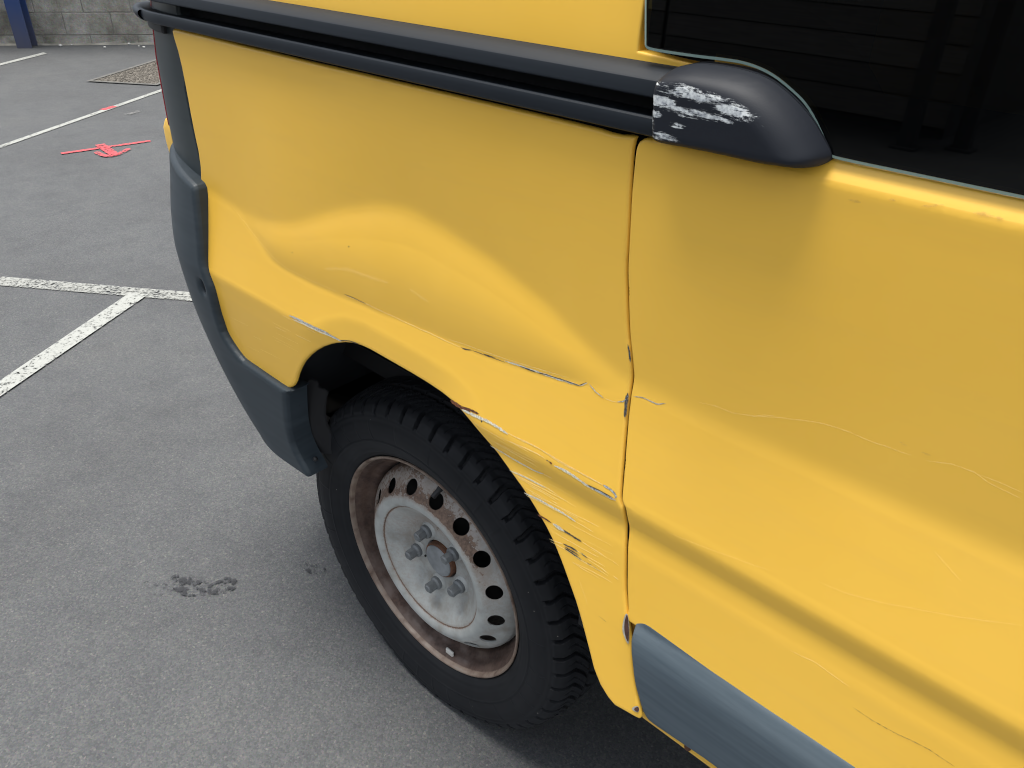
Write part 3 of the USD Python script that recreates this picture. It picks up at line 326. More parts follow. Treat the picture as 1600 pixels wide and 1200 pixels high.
glass_mat = M('tinted_glass', {
    'fr': ('fresnel', {'IOR': 1.52}), 't': ('transparent_bsdf', {'color': (0.030, 0.040, 0.038)}), 'gl': ('glossy_bsdf', {'color': (0.92, 0.95, 0.95), 'roughness': 0.015}),
    'm': ('mix_closure', {})}, [('fr.fac', 'm.fac'), ('t.BSDF', 'm.closure1'), ('gl.BSDF', 'm.closure2')], surface='m.closure')
glass_edge_mat = simple('glass_edge', (0.24, 0.33, 0.29), 0.25)

# scratches: strands of bare primer or dirt that break up at random (alpha from noise along the strand)
def scratch_mat(name, col, col2, thr, rough=0.6, alpha=1.0, su=300.0, sv=2.2, soft=0.10):
    return M(name, {
        'uv': ('uvmap', {'attribute': 'st'}), 'mp': ('mapping', {'scale': (su, sv, 1.0)}),
        'n': ('noise_texture', {'dimensions': '3D', 'scale': 1.0, 'detail': 4.0, 'roughness': 0.65}),
        'sx': ('separate_xyz', {}), 'c1': ('math', {'math_type': 'subtract', 'value2': 0.5}), 'c2': ('math', {'math_type': 'absolute'}),
        'c3': ('math', {'math_type': 'multiply_add', 'value2': -0.55}), 'e': ('map_range', {'from_min': thr - soft, 'from_max': thr + soft, 'to_min': 0.0, 'to_max': alpha, 'clamp': True}),
        'g': ('geometry', {}), 'n2': ('noise_texture', {'scale': 420.0, 'detail': 3.0}), 'r': ('rgb_ramp', {'ramp': [(0.38, col), (0.62, col2)]}),
        'p': ('principled_bsdf', {'roughness': rough}), 't': ('transparent_bsdf', {}), 'm': ('mix_closure', {})},
        [('uv.UV', 'mp.vector'), ('mp.vector', 'n.vector'), ('uv.UV', 'sx.vector'), ('sx.y', 'c1.value1'), ('c1.value', 'c2.value1'), ('c2.value', 'c3.value1'), ('n.fac', 'c3.value3'),
         ('c3.value', 'e.value'), ('g.position', 'n2.vector'), ('n2.fac', 'r.fac'), ('r.color', 'p.base_color'), ('e.result', 'm.fac'), ('t.BSDF', 'm.closure1'), ('p.BSDF', 'm.closure2')], surface='m.closure')
SM = {'white': scratch_mat('scratch_primer', (0.42, 0.42, 0.36), (0.72, 0.68, 0.52), 0.26),
      'pale': scratch_mat('scratch_pale', (0.72, 0.52, 0.17), (0.82, 0.68, 0.34), 0.32, alpha=0.62),
      'faint': scratch_mat('scratch_faint', (0.74, 0.55, 0.20), (0.80, 0.62, 0.28), 0.46, alpha=0.16, su=60, soft=0.30),
      'hair': scratch_mat('scratch_hairline', (0.74, 0.54, 0.18), (0.82, 0.66, 0.30), 0.38, alpha=0.30, su=200),
      'grey': scratch_mat('scratch_grey', (0.16, 0.18, 0.19), (0.45, 0.47, 0.46), 0.26),
      'dark': scratch_mat('scratch_dark', (0.030, 0.028, 0.024), (0.075, 0.065, 0.05), 0.27),
      'dash': scratch_mat('scratch_dashed', (0.035, 0.030, 0.020), (0.10, 0.08, 0.04), 0.47, su=320),
      'rust': scratch_mat('scratch_rust', (0.060, 0.020, 0.012), (0.15, 0.050, 0.018), 0.22),
      'smudge': scratch_mat('scratch_smudge', (0.25, 0.14, 0.04), (0.36, 0.20, 0.05), 0.46, alpha=0.32, su=200),
      'chip': scratch_mat('scratch_chip', (0.020, 0.021, 0.022), (0.075, 0.08, 0.085), 0.26)}

# steel rim: silver paint, rust breaking through near the rim and round the holes
def rust_paint(name, base, rust1, rust2, bias, scale, rough=0.45, metal=0.0, rough_n=0.72, wid=0.05, stain=(0.20, 0.125, 0.085)):
    return M(name, {
        'g': ('geometry', {}), 'at': ('attribute', {'attribute': 'rust'}),
        'n': ('noise_texture', {'scale': scale, 'detail': 8.0, 'roughness': rough_n}), 'n1': ('noise_texture', {'scale': scale * 0.16, 'detail': 4.0}),
        'k': ('math', {'math_type': 'multiply_add', 'value2': 0.35}), 'k2': ('math', {'math_type': 'add'}),
        'e': ('map_range', {'from_min': bias, 'from_max': bias + wid, 'to_min': 0.0, 'to_max': 1.0, 'clamp': True}),
        'st': ('map_range', {'from_min': bias - 0.42, 'from_max': bias + 0.02, 'to_min': 0.0, 'to_max': 0.55, 'clamp': True}),
        'rc': ('rgb_ramp', {'ramp': [(0.35, rust1), (0.65, rust2)]}), 'n2': ('noise_texture', {'scale': 150.0, 'detail': 4.0}),
        'bc': ('rgb_ramp', {'ramp': [(0.28, (base[0] * 0.56, base[1] * 0.50, base[2] * 0.45)), (0.46, tuple(c * 0.8 for c in base)), (0.68, base)]}), 'ms': ('mix_color', {'b': stain}), 'm': ('mix_color', {}),
        'b': ('bump', {'strength': 0.35, 'distance': 0.0008}), 'rr': ('map_range', {'to_min': rough, 'to_max': 0.8}),
        'p': ('principled_bsdf', {'metallic': metal})},
        [('g.position', 'n.vector'), ('g.position', 'n1.vector'), ('n1.fac', 'k.value1'), ('n.fac', 'k.value3'), ('k.value', 'k2.value1'), ('at.fac', 'k2.value2'),
         ('k2.value', 'e.value'), ('k2.value', 'st.value'), ('g.position', 'n2.vector'), ('n2.fac', 'rc.fac'), ('n1.fac', 'bc.fac'), ('bc.color', 'ms.a'), ('st.result', 'ms.fac'),
         ('ms.result', 'm.a'), ('rc.color', 'm.b'), ('e.result', 'm.fac'), ('m.result', 'p.base_color'), ('e.result', 'b.height'), ('b.normal', 'p.normal'), ('e.result', 'rr.value'), ('rr.result', 'p.roughness')], surface='p.BSDF')
disc_mat = rust_paint('silver_wheel_paint', (0.38, 0.395, 0.38), (0.085, 0.055, 0.04), (0.17, 0.115, 0.085), 1.16, 150.0)
barrel_mat = rust_paint('rusty_rim_well', (0.105, 0.068, 0.049), (0.032, 0.018, 0.013), (0.060, 0.033, 0.024), 0.56, 26.0, 0.42, rough_n=0.62, wid=0.20, stain=(0.062, 0.036, 0.027))
flange_mat = rust_paint('rim_flange_metal', (0.22, 0.205, 0.18), (0.06, 0.034, 0.024), (0.11, 0.068, 0.048), 0.62, 40.0, 0.4, rough_n=0.55, wid=0.30)
bolt_mat = simple('zinc_bolt', (0.135, 0.145, 0.15), 0.5, 0.25, var=0.2, vscale=60)
hub_mat = simple('hub_cap_grey', (0.21, 0.225, 0.235), 0.5, 0.2, bump=0.3, bscale=120, var=0.25, vscale=40)
hub_rust = simple('hub_rust', (0.105, 0.045, 0.022), 0.75, var=0.4, vscale=70)
tyre_mat = M('tyre_rubber', {
    'g': ('geometry', {}), 'n': ('noise_texture', {'scale': 14.0, 'detail': 7.0, 'roughness': 0.65}),
    'r': ('rgb_ramp', {'ramp': [(0.35, (0.0055, 0.0064, 0.0082)), (0.72, (0.0105, 0.0115, 0.0135))]}),
    'v': ('voronoi_texture', {'scale': 75.0}), 'vc': ('separate_color', {}), 'rad': ('map_range', {'from_min': 0.93, 'from_max': 1.0, 'to_min': 0.0, 'to_max': 0.11, 'clamp': True}),
    'lt': ('math', {'math_type': 'less_than'}), 'm': ('mix_color', {'b': (0.16, 0.15, 0.135)}),
    'nb': ('noise_texture', {'scale': 500.0, 'detail': 2.0}), 'b': ('bump', {'strength': 0.22, 'distance': 0.0006}), 'p': ('principled_bsdf', {'roughness': 0.66, 'specular_ior_level': 0.27})},
    [('g.position', 'n.vector'), ('n.fac', 'r.fac'), ('g.position', 'v.vector'), ('v.color', 'vc.color'), ('vc.r', 'rad.value'), ('v.distance', 'lt.value1'), ('rad.result', 'lt.value2'),
     ('lt.value', 'm.fac'), ('r.color', 'm.a'), ('m.result', 'p.base_color'), ('g.position', 'nb.vector'), ('nb.fac', 'b.height'), ('b.normal', 'p.normal')], surface='p.BSDF')

asphalt = M('asphalt', {
    'g': ('geometry', {}),
    'v': ('voronoi_texture', {'scale': 270.0, 'feature': 'f1'}), 'vc': ('separate_color', {}),
    'cr': ('rgb_ramp', {'ramp': [(0.0, (0.049, 0.0512, 0.0535)), (0.45, (0.0635, 0.066, 0.068)), (0.85, (0.0775, 0.079, 0.0795)), (0.985, (0.092, 0.0915, 0.088)), (0.9985, (0.115, 0.113, 0.107))]}),
    'nf': ('noise_texture', {'scale': 420.0, 'detail': 3.0}), 'mf': ('mix_color', {'blend_type': 'overlay', 'fac': 0.35}),
    'nl': ('noise_texture', {'scale': 1.3, 'detail': 6.0, 'roughness': 0.6}), 'rl': ('rgb_ramp', {'ramp': [(0.3, (0.80, 0.79, 0.79)), (0.55, (1.0, 1.0, 1.0)), (0.75, (1.12, 1.10, 1.06))]}),
    'ml': ('mix_color', {'blend_type': 'multiply', 'fac': 1.0, 'use_clamp': False}),
    'nm': ('noise_texture', {'scale': 9.0, 'detail': 8.0, 'roughness': 0.7}), 'rm': ('rgb_ramp', {'ramp': [(0.30, (0.84, 0.84, 0.85)), (0.5, (1, 1, 1)), (0.72, (1.10, 1.09, 1.07))]}),
    'mm': ('mix_color', {'blend_type': 'multiply', 'fac': 1.0, 'use_clamp': False}),
    'h': ('math', {'math_type': 'multiply_add', 'value2': -0.8}), 'b': ('bump', {'strength': 0.42, 'distance': 0.0020}),
    'p': ('principled_bsdf', {'roughness': 0.78, 'specular_ior_level': 0.4})},
    [('g.position', 'v.vector'), ('v.color', 'vc.color'), ('vc.r', 'cr.fac'), ('g.position', 'nf.vector'), ('cr.color', 'mf.a'), ('nf.color', 'mf.b'),
     ('g.position', 'nl.vector'), ('nl.fac', 'rl.fac'), ('mf.result', 'ml.a'), ('rl.color', 'ml.b'), ('g.position', 'nm.vector'), ('nm.fac', 'rm.fac'), ('ml.result', 'mm.a'), ('rm.color', 'mm.b'),
     ('mm.result', 'p.base_color'), ('v.distance', 'h.value1'), ('nf.fac', 'h.value3'), ('h.value', 'b.height'), ('b.normal', 'p.normal')], surface='p.BSDF')

def worn(name, col, thr, scale=110.0, soft=0.05, big=0.35, rough=0.7, alpha=1.0, bump=0.4):
    """a coat lying on the asphalt, worn through to it where the noise is low"""
    return M(name, {
        'g': ('geometry', {}), 'v': ('voronoi_texture', {'scale': scale}), 'n': ('noise_texture', {'scale': scale * 0.55, 'detail': 6.0, 'roughness': 0.7}),
        'nl': ('noise_texture', {'scale': 7.0, 'detail': 3.0}), 'k': ('math', {'math_type': 'multiply_add', 'value2': big}),
        'k2': ('math', {'math_type': 'multiply_add', 'value2': -0.25}),
        'e': ('map_range', {'from_min': thr - soft, 'from_max': thr + soft, 'to_min': 0.0, 'to_max': alpha, 'clamp': True}),
        'r': ('rgb_ramp', {'ramp': [(0.3, tuple(c * 0.78 for c in col)), (0.7, col)]}),
        'b': ('bump', {'strength': bump, 'distance': 0.002}),
        'p': ('principled_bsdf', {'roughness': rough}), 't': ('transparent_bsdf', {}), 'm': ('mix_closure', {})},
        [('g.position', 'v.vector'), ('g.position', 'n.vector'), ('g.position', 'nl.vector'), ('nl.fac', 'k.value1'), ('n.fac', 'k.value3'), ('v.distance', 'k2.value1'), ('k.value', 'k2.value3'),
         ('k2.value', 'e.value'), ('n.fac', 'r.fac'), ('r.color', 'p.base_color'), ('n.fac', 'b.height'), ('b.normal', 'p.normal'), ('e.result', 'm.fac'), ('t.BSDF', 'm.closure1'), ('p.BSDF', 'm.closure2')], surface='m.closure')
line_mat = worn('worn_white_paint', (0.30, 0.305, 0.28), 0.44, soft=0.08)
line_mat_faint = worn('worn_white_paint_old', (0.26, 0.262, 0.24), 0.49, soft=0.09)
red_mat = worn('red_marking_paint', (0.50, 0.065, 0.075), 0.465, soft=0.10)
stain_mat = worn('oil_stain', (0.010, 0.0105, 0.013), 0.490, 100.0, 0.05, 0.20, 0.75, 0.88, bump=0.05)
stain_faint = worn('old_stain', (0.045, 0.045, 0.048), 0.55, 100.0, 0.05, 0.2, 0.75, 0.6, bump=0.05)
chalk_mat = worn('chalk_scrape', (0.22, 0.215, 0.20), 0.55, 90.0, 0.1, 0.35, 0.8, 0.6)

concrete = M('rough_blockwork', {
    'g': ('geometry', {}), 'oi': ('object_info', {}),
    'n': ('noise_texture', {'scale': 4.5, 'detail': 9.0, 'roughness': 0.68}), 'r': ('rgb_ramp', {'ramp': [(0.25, (0.10, 0.093, 0.076)), (0.45, (0.215, 0.202, 0.170)), (0.70, (0.40, 0.385, 0.345))]}),
    'nf': ('noise_texture', {'scale': 60.0, 'detail': 5.0, 'roughness': 0.7}), 'mf': ('mix_color', {'blend_type': 'overlay', 'fac': 0.5}),
    'hv': ('hsv', {}), 'vv': ('map_range', {'from_min': 0.0, 'from_max': 1.0, 'to_min': 0.86, 'to_max': 1.12}),
    'b': ('bump', {'strength': 0.9, 'distance': 0.012}), 'p': ('principled_bsdf', {'roughness': 0.9, 'specular_ior_level': 0.2})},
    [('g.position', 'n.vector'), ('n.fac', 'r.fac'), ('g.position', 'nf.vector'), ('r.color', 'mf.a'), ('nf.color', 'mf.b'), ('oi.random', 'vv.value'), ('vv.result', 'hv.value'), ('mf.result', 'hv.color'),
     ('hv.color', 'p.base_color'), ('nf.fac', 'b.height'), ('b.normal', 'p.normal')], surface='p.BSDF')
mortar = simple('mortar', (0.20, 0.19, 0.163), 0.95, bump=0.8, bscale=70, var=0.35, vscale=7)
blue_steel = M('blue_post_paint', {
    'g': ('geometry', {}), 's': ('separate_xyz', {}), 'n': ('noise_texture', {'scale': 9.0, 'detail': 6.0}),
    'k': ('math', {'math_type': 'multiply_add', 'value2': 0.25}), 'e': ('map_range', {'from_min': 0.12, 'from_max': 0.52, 'to_min': 0.85, 'to_max': 0.0, 'clamp': True}),
    'm': ('mix_color', {'a': (0.014, 0.036, 0.115), 'b': (0.062, 0.060, 0.076)}), 'p': ('principled_bsdf', {'roughness': 0.5})},
    [('g.position', 's.vector'), ('g.position', 'n.vector'), ('n.fac', 'k.value1'), ('s.z', 'k.value3'), ('k.value', 'e.value'), ('e.result', 'm.fac'), ('m.result', 'p.base_color')], surface='p.BSDF')
gravel_mat = simple('exposed_aggregate', (0.105, 0.093, 0.076), 0.9, bump=1.0, bscale=90, var=0.45, vscale=45)
stone_mat = simple('pale_stone', (0.45, 0.44, 0.41), 0.8, var=0.2, vscale=90)
frame_mat = simple('cover_frame', (0.10, 0.097, 0.088), 0.75, var=0.3, vscale=20)
timber = M('weathered_boards', {
    'g': ('geometry', {}), 'oi': ('object_info', {}), 'mp': ('mapping', {'scale': (1.0, 1.0, 22.0)}), 'n': ('noise_texture', {'scale': 3.0, 'detail': 6.0}),
    'r': ('rgb_ramp', {'ramp': [(0.3, (0.12, 0.112, 0.102)), (0.7, (0.21, 0.195, 0.178))]}), 'hv': ('hsv', {}), 'vv': ('map_range', {'to_min': 0.6, 'to_max': 1.3}),
    'p': ('principled_bsdf', {'roughness': 0.75})},
    [('g.position', 'mp.vector'), ('mp.vector', 'n.vector'), ('n.fac', 'r.fac'), ('oi.random', 'vv.value'), ('vv.result', 'hv.value'), ('r.color', 'hv.color'), ('hv.color', 'p.base_color')], surface='p.BSDF')
dark_steel = simple('dark_steel_post', (0.030, 0.032, 0.036), 0.6, var=0.3)
far_wall = simple('far_rendered_wall', (0.34, 0.33, 0.30), 0.85, var=0.25, vscale=1.5)
seat_mat = simple('grey_seat_cloth', (0.06, 0.062, 0.07), 0.9)

# ------------------------------------------------------------------ ground
g = thing  # shorthand kept for things with parts
def flat(poly, z):
    v, f = trimesh.creation.triangulate_polygon(Polygon(poly), engine='earcut')
    m = trimesh.Trimesh(np.column_stack([v, np.full(len(v), z)]), f, process=False)
    if m.face_normals[:, 2].mean() < 0: m.invert()
    return m
tag(obj('car_park_asphalt', flat([(-80, -80), (80, -80), (80, 80), (-80, 80)], 0.0), asphalt), kind='structure')
def strip(p, q, w, z):
    p, q = np.array(p, float), np.array(q, float); d = (q - p) / np.linalg.norm(q - p); n = np.array([-d[1], d[0]]) * w / 2
    return flat([p - n, q - n, q + n, p + n], z)
def quad_line(qd, ext0, ext1, z=0.004):
    """painted line from the four corners seen (start, end on one edge; end, start on the other), run on at both ends"""
    a, b, c_, d = (np.array(p, float) for p in qd)
    u = b - a; u /= np.linalg.norm(u); w = c_ - d; w /= np.linalg.norm(w)
    return flat([a - u * ext0, b + u * ext1, c_ + w * ext1, d - w * ext0], z)
tag(obj('bay_line', quad_line(LINE_A, 2.6, 0.0, 0.0055), line_mat), 'bright worn white bay line meeting the cross line beside the rear bumper', 'painted line')
tag(obj('bay_line', quad_line(LINE_B, 6.0, 1.2), line_mat_faint), 'faded white cross line running behind the bumper, nearest the van', 'painted line')
tag(obj('bay_line', quad_line(LINE_C, 3.0, 2.2), line_mat), 'thin white bay line crossing behind the red arrow, marked with a red dash', 'painted line')
tag(obj('bay_line', quad_line(LINE_D, 3.0, 0.0), line_mat), 'short white bay line ending in front of the blue post', 'painted line')
ra = [strip(RED_BAR[0], RED_BAR[1], 0.036, 0.0052), strip(RED_SHAFT[0], RED_SHAFT[1], 0.056, 0.0064)]
hd = np.array(RED_HEAD)
head = LineString(chaikin(hd, 2, False)).buffer(0.017, cap_style=1, join_style=1)
ra.append(flat(np.array(head.exterior.coords)[:-1], 0.0076))
rm = thing('sprayed_arrow', (0, 0, 0)); tag(rm, 'red sprayed arrow on the asphalt with a long bar across it', 'spray mark')
for n_, m_ in zip(('bar', 'shaft', 'arrow_head'), ra): obj(n_, m_, red_mat, rm)
tag(obj('sprayed_dash', strip(RED_DASH[0], RED_DASH[1], 0.050, 0.0055), red_mat), 'short red sprayed dash on the thin white bay line', 'spray mark')
tag(obj('chalk_scrape', cat([strip(FAINT[0], FAINT[1], 0.05, 0.005), strip(FAINT[1], FAINT[2], 0.04, 0.005)]), chalk_mat), 'faint pale scrape on the asphalt beside the red arrow', 'scrape')
def blob(pts, grow): return flat(np.array(Polygon(chaikin(pts, 2)).buffer(grow).simplify(0.001).exterior.coords)[:-1], 0.004)
tag(obj('oil_stain', blob(STAIN1, 0.012), stain_mat), 'largest black oil stain on the asphalt left of the tyre', 'stain')
tag(obj('oil_stain', blob(STAIN2, 0.008), stain_mat), 'small dark stain on the asphalt right against the tyre', 'stain')
tag(obj('oil_stain', blob(STAIN3, 0.010), stain_faint), 'faint speckled stain at the left end of the largest oil stain', 'stain')

# drain cover of exposed aggregate in a pale frame
cv = np.array(COVER); a0, a1 = cv[0], cv[1]; du = (a1 - a0) / np.linalg.norm(a1 - a0); b1 = cv[3]
dv = np.array([-du[1], du[0]]); dv = dv if (b1 - a0) @ dv > 0 else -dv
Lu, Lv = 1.05, 0.62
dc = thing('aggregate_cover', (a0[0], a0[1], 0)); tag(dc, 'square rough aggregate cover let into the asphalt beyond the red arrow', 'cover')
def lp(u, v): return du * u + dv * v
obj('aggregate_slab', flat([lp(0.04, 0.04), lp(Lu - 0.04, 0.04), lp(Lu - 0.04, Lv - 0.04), lp(0.04, Lv - 0.04)], 0.006), gravel_mat, dc)
fr = cat([flat([lp(0, 0), lp(Lu, 0), lp(Lu, 0.035), lp(0, 0.035)], 0.010), flat([lp(0, Lv - .035), lp(Lu, Lv - .035), lp(Lu, Lv), lp(0, Lv)], 0.010),
          flat([lp(0, .035), lp(.035, .035), lp(.035, Lv - .035), lp(0, Lv - .035)], 0.010), flat([lp(Lu - .035, .035), lp(Lu, .035), lp(Lu, Lv - .035), lp(Lu - .035, Lv - .035)], 0.010)])
obj('frame', fr, frame_mat, dc)
st = []
for _ in range(1500):
    u, v = rng.uniform(0.05, Lu - 0.05), rng.uniform(0.05, Lv - 0.05); s_ = rng.uniform(0.005, 0.010)
    b_ = trimesh.creation.icosphere(subdivisions=0, radius=1.0); b_.vertices *= s_ * rng.uniform(0.6, 1.3, 3); p_ = lp(u, v); b_.apply_translation((p_[0], p_[1], 0.006)); st.append(b_)
tag(obj('stones', cat(st), gravel_mat, dc), kind='stuff')

# ------------------------------------------------------------------ block wall and blue post
w0, w1 = np.array(WALL[0]), np.array(WALL[1]); wd = (w1 - w0) / np.linalg.norm(w1 - w0); wang = math.atan2(wd[1], wd[0])
WL0, WL1, TH = -3.2, 6.4, 0.2
bw = thing('block_wall', (w0[0], w0[1], 0), wang); tag(bw, 'grey concrete block wall with dusty foot along the far edge of the car park', 'wall')
# local x along the wall, local -y towards the camera
obj('mortar_bed', box(WL1 - WL0, TH - 0.02, 2.35, ((WL0 + WL1) / 2, TH / 2 + 0.004, 1.175)), mortar, bw)
z_ = 0.0; k = 0
for course, hh in enumerate([0.09] + [0.205] * 11):
    x_ = WL0 - (0.22 if course % 2 else 0.0) - rng.uniform(0, 0.03)
    while x_ < WL1:
        L = 0.445
        xa, xb = max(x_, WL0), min(x_ + L, WL1)
        if xb - xa > 0.05 and k < 290:
            d_ = rng.uniform(-0.004, 0.004)
            b_ = box(xb - xa - 0.007, 0.05, hh - 0.007, ((xa + xb) / 2, 0.0345 + d_ * 0.5, z_ + hh / 2), 0.004)
            obj('block', b_, concrete, bw); k += 1
        x_ += L + 0.001
    z_ += hh
fx = np.linspace(WL0, WL1, 400); fh = 0.008 + 0.030 * meshkit.fbm(np.stack([fx * 3.1, 0 * fx, 0 * fx], -1), 4, 5) ** 2; fw_ = 0.015 + 0.07 * meshkit.fbm(np.stack([fx * 2.3, 0 * fx + 7, 0 * fx], -1), 4, 9) ** 2
obj('dust_fillet', grid_mesh(np.stack([np.stack([fx, 0.012 + 0 * fx, fh], -1), np.stack([fx, -0.004 + 0 * fx, fh * 0.8], -1), np.stack([fx, -fw_ * 0.5, fh * 0.3], -1), np.stack([fx, -fw_, 0 * fx + 0.001], -1)], 1), flip=True), mortar, bw, smooth=True)
pa, pb = np.array(POST[0]), np.array(POST[1]); pang = wang; pc = (pa + pb) / 2
bp_ = thing('steel_post', (pc[0], pc[1], 0), pang); tag(bp_, 'blue painted steel H section post standing against the block wall', 'post')
W_, D_ = 0.135, 0.17
obj('front_flange', box(W_, 0.014, 3.2, (0, 0.007, 1.6), 0.002), blue_steel, bp_)
obj('web', box(0.012, D_ - 0.028, 3.2, (0.0, D_ / 2, 1.6)), blue_steel, bp_)
obj('rear_flange', box(W_, 0.014, 3.2, (0, D_ - 0.007, 1.6), 0.002), blue_steel, bp_)
for p_ in PEBBLES:
    s_ = rng.uniform(0.008, 0.015)
    b_ = trimesh.creation.icosphere(subdivisions=1, radius=1.0); b_.vertices *= np.array([1.5, 1.0, 0.8]) * s_ * rng.uniform(0.85, 1.15, b_.vertices.shape); b_.apply_translation((p_[0], p_[1], s_ * 0.7))
    tag(obj('pebble', b_, stone_mat), 'small white stone lying at the foot of the block wall', 'stone', 'white stones along the wall foot')

# ------------------------------------------------------------------ the van
van = thing('parked_van'); tag(van, 'dented yellow van with rusty steel wheel and scraped rear quarter', 'van')

def densify(p, step):
    p = np.vstack([p, p[:1]]); seg = np.linalg.norm(np.diff(p, axis=0), axis=1); out = []
    for a, b, L in zip(p[:-1], p[1:], seg):
        n = max(1, int(math.ceil(L / step))); out.append(a + (b - a) * (np.arange(n) / n)[:, None])
    return np.vstack(out)
def side_map(surf):
    return lambda u, z: (np.stack([u, surf(u, z), z], -1), np.broadcast_to([0.0, 1.0, 0.0], np.shape(u) + (3,)))
def panel(outline, mapper, step=0.006, rim=0.003, flange=0.012, lines=(), bstep=0.004, holes=(), back=False):
    """A sheet-metal skin over an outline in (u, z): dense triangles on the mapped surface, edges rolled over a radius, a return flange behind."""
    poly = Polygon(outline).buffer(0)
    if poly.geom_type != 'Polygon': poly = max(poly.geoms, key=lambda g_: g_.area)
    poly = shapely.geometry.polygon.orient(poly)
    B = densify(np.array(poly.exterior.coords)[:-1], bstep)
    full = Polygon(B, holes)
    rings = [densify(np.array(h, float), bstep) for h in holes]
    pts = [B] + rings
    for d in (0.12, 0.3, 0.6, 1.0, 1.5):
        q = full.buffer(-d * rim)
        for g_ in getattr(q, 'geoms', [q]):
            if g_.is_empty: continue
            pts.append(densify(np.array(g_.exterior.coords)[:-1], bstep))
            for h in g_.interiors: pts.append(densify(np.array(h.coords)[:-1], bstep))
    x0, z0, x1, z1 = full.bounds
    X, Z = np.meshgrid(np.arange(x0, x1, step), np.arange(z0, z1, step)); X = X + (np.arange(len(X)) % 2)[:, None] * step / 2
    q = np.column_stack([X.ravel(), Z.ravel()]); inner = full.buffer(-1.5 * rim - 0.35 * step)
    shapely.prepare(inner); q = q[shapely.contains_xy(inner, q[:, 0], q[:, 1])]
    ex = []
    for ln in lines:
        L = LineString(ln)
        for off in (-0.003, 0.0, 0.003):
            o = L if off == 0 else L.parallel_offset(abs(off), 'left' if off > 0 else 'right')
            for g_ in getattr(o, 'geoms', [o]):
                if g_.length > 0: ex.append(np.array([g_.interpolate(t).coords[0] for t in np.arange(0, g_.length, 0.004)]))
    if ex:
        e = np.vstack(ex); e = e[shapely.contains_xy(inner, e[:, 0], e[:, 1])]
        if len(e):
            t = cKDTree(e); q = q[t.query(q)[0] > 0.003]; pts.append(e)
    pts.append(q)
    P2 = np.vstack(pts); keep = np.unique(np.round(P2, 6), axis=0, return_index=True)[1]; keep.sort(); P2 = P2[keep]
    tri = Delaunay(P2).simplices
    shapely.prepare(full); c_ = P2[tri].mean(1); tri = tri[shapely.contains_xy(full, c_[:, 0], c_[:, 1])]
    ar = np.cross(P2[tri[:, 1]] - P2[tri[:, 0]], P2[tri[:, 2]] - P2[tri[:, 0]]); tri = tri[np.abs(ar) > 1e-12]; ar = ar[np.abs(ar) > 1e-12]
    tri[ar < 0] = tri[ar < 0][:, ::-1]
    pos, nrm = mapper(P2[:, 0], P2[:, 1])
    d = shapely.distance(shapely.MultiLineString([full.exterior] + list(full.interiors)), shapely.points(P2))
    t = np.clip(1 - d / rim, 0, 1); pos = pos + nrm * (rim * (1 - np.sqrt(1 - t * t)))[:, None]
    ms = [trimesh.Trimesh(pos, tri, process=False)]
    for loop in [B] + rings:
        p_, n_ = mapper(loop[:, 0], loop[:, 1]); a = p_ + n_ * rim; b_ = p_ + n_ * (rim + flange)
        ms.append(grid_mesh(np.stack([a, b_], 1), closed_u=True))
    m = cat(ms); m.merge_vertices(digits_vertex=6)
    return m
def put(name, outline, mapper, mat, parent, smooth=50, label=None, **k):
    return obj(name, panel(outline, mapper, **k), mat, parent, smooth=smooth, label=label)

flank_map = side_map(flank)
arch = np.array(ARCH); qt = np.array(QUARTER_TOP); qr = np.array(QUARTER_REAR)
top = [tuple(qt[1]), tuple(qt[2]), (-0.2, 1.158), (0.1, 1.158), (0.34, 1.158), (0.366, 1.1555)]
right = qt[6:]
rear = qr[5:] + np.array([-0.020, 0.0]) * (qr[5:, 1:2] < 0.93); low = [(-0.2365, 0.630), (-0.262, 0.618), (-0.30, 0.612), (-0.37, 0.612), (-0.425, 0.620), (-0.458, 0.66)]
outline_q = np.vstack([top, right, arch[1:], low, rear, qt[0:1]])
outline_q = chaikin(outline_q, 1)
fold_line = np.array([p for p in FOLD])
quarter = put('rear_quarter_panel', outline_q, flank_map, paint, van, label='dented and scratched yellow rear quarter panel over the wheel', step=0.005, rim=0.004, flange=0.0015, lines=[fold_line] + [[(0.15, zz_), (0.46, zz_)] for zz_ in (0.760, 0.769, 0.778)])

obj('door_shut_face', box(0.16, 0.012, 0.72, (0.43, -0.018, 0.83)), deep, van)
# ---- upper side panel above the rail
yU = PchipInterpolator([1.15, 1.20, 1.30, 1.5, 1.7, 1.80], [-0.0435, -0.0435, -0.034, -0.006, 0.033, 0.075])
def upper(x, z): return yU(z)
put('upper_side_panel', [(-0.50, 1.205), (0.445, 1.205), (0.445, 1.222), (0.372, 1.2265), (0.3705, 1.26), (0.3705, 1.76), (-0.50, 1.76)], side_map(upper), paint, van, step=0.02, rim=0.002, bstep=0.01)

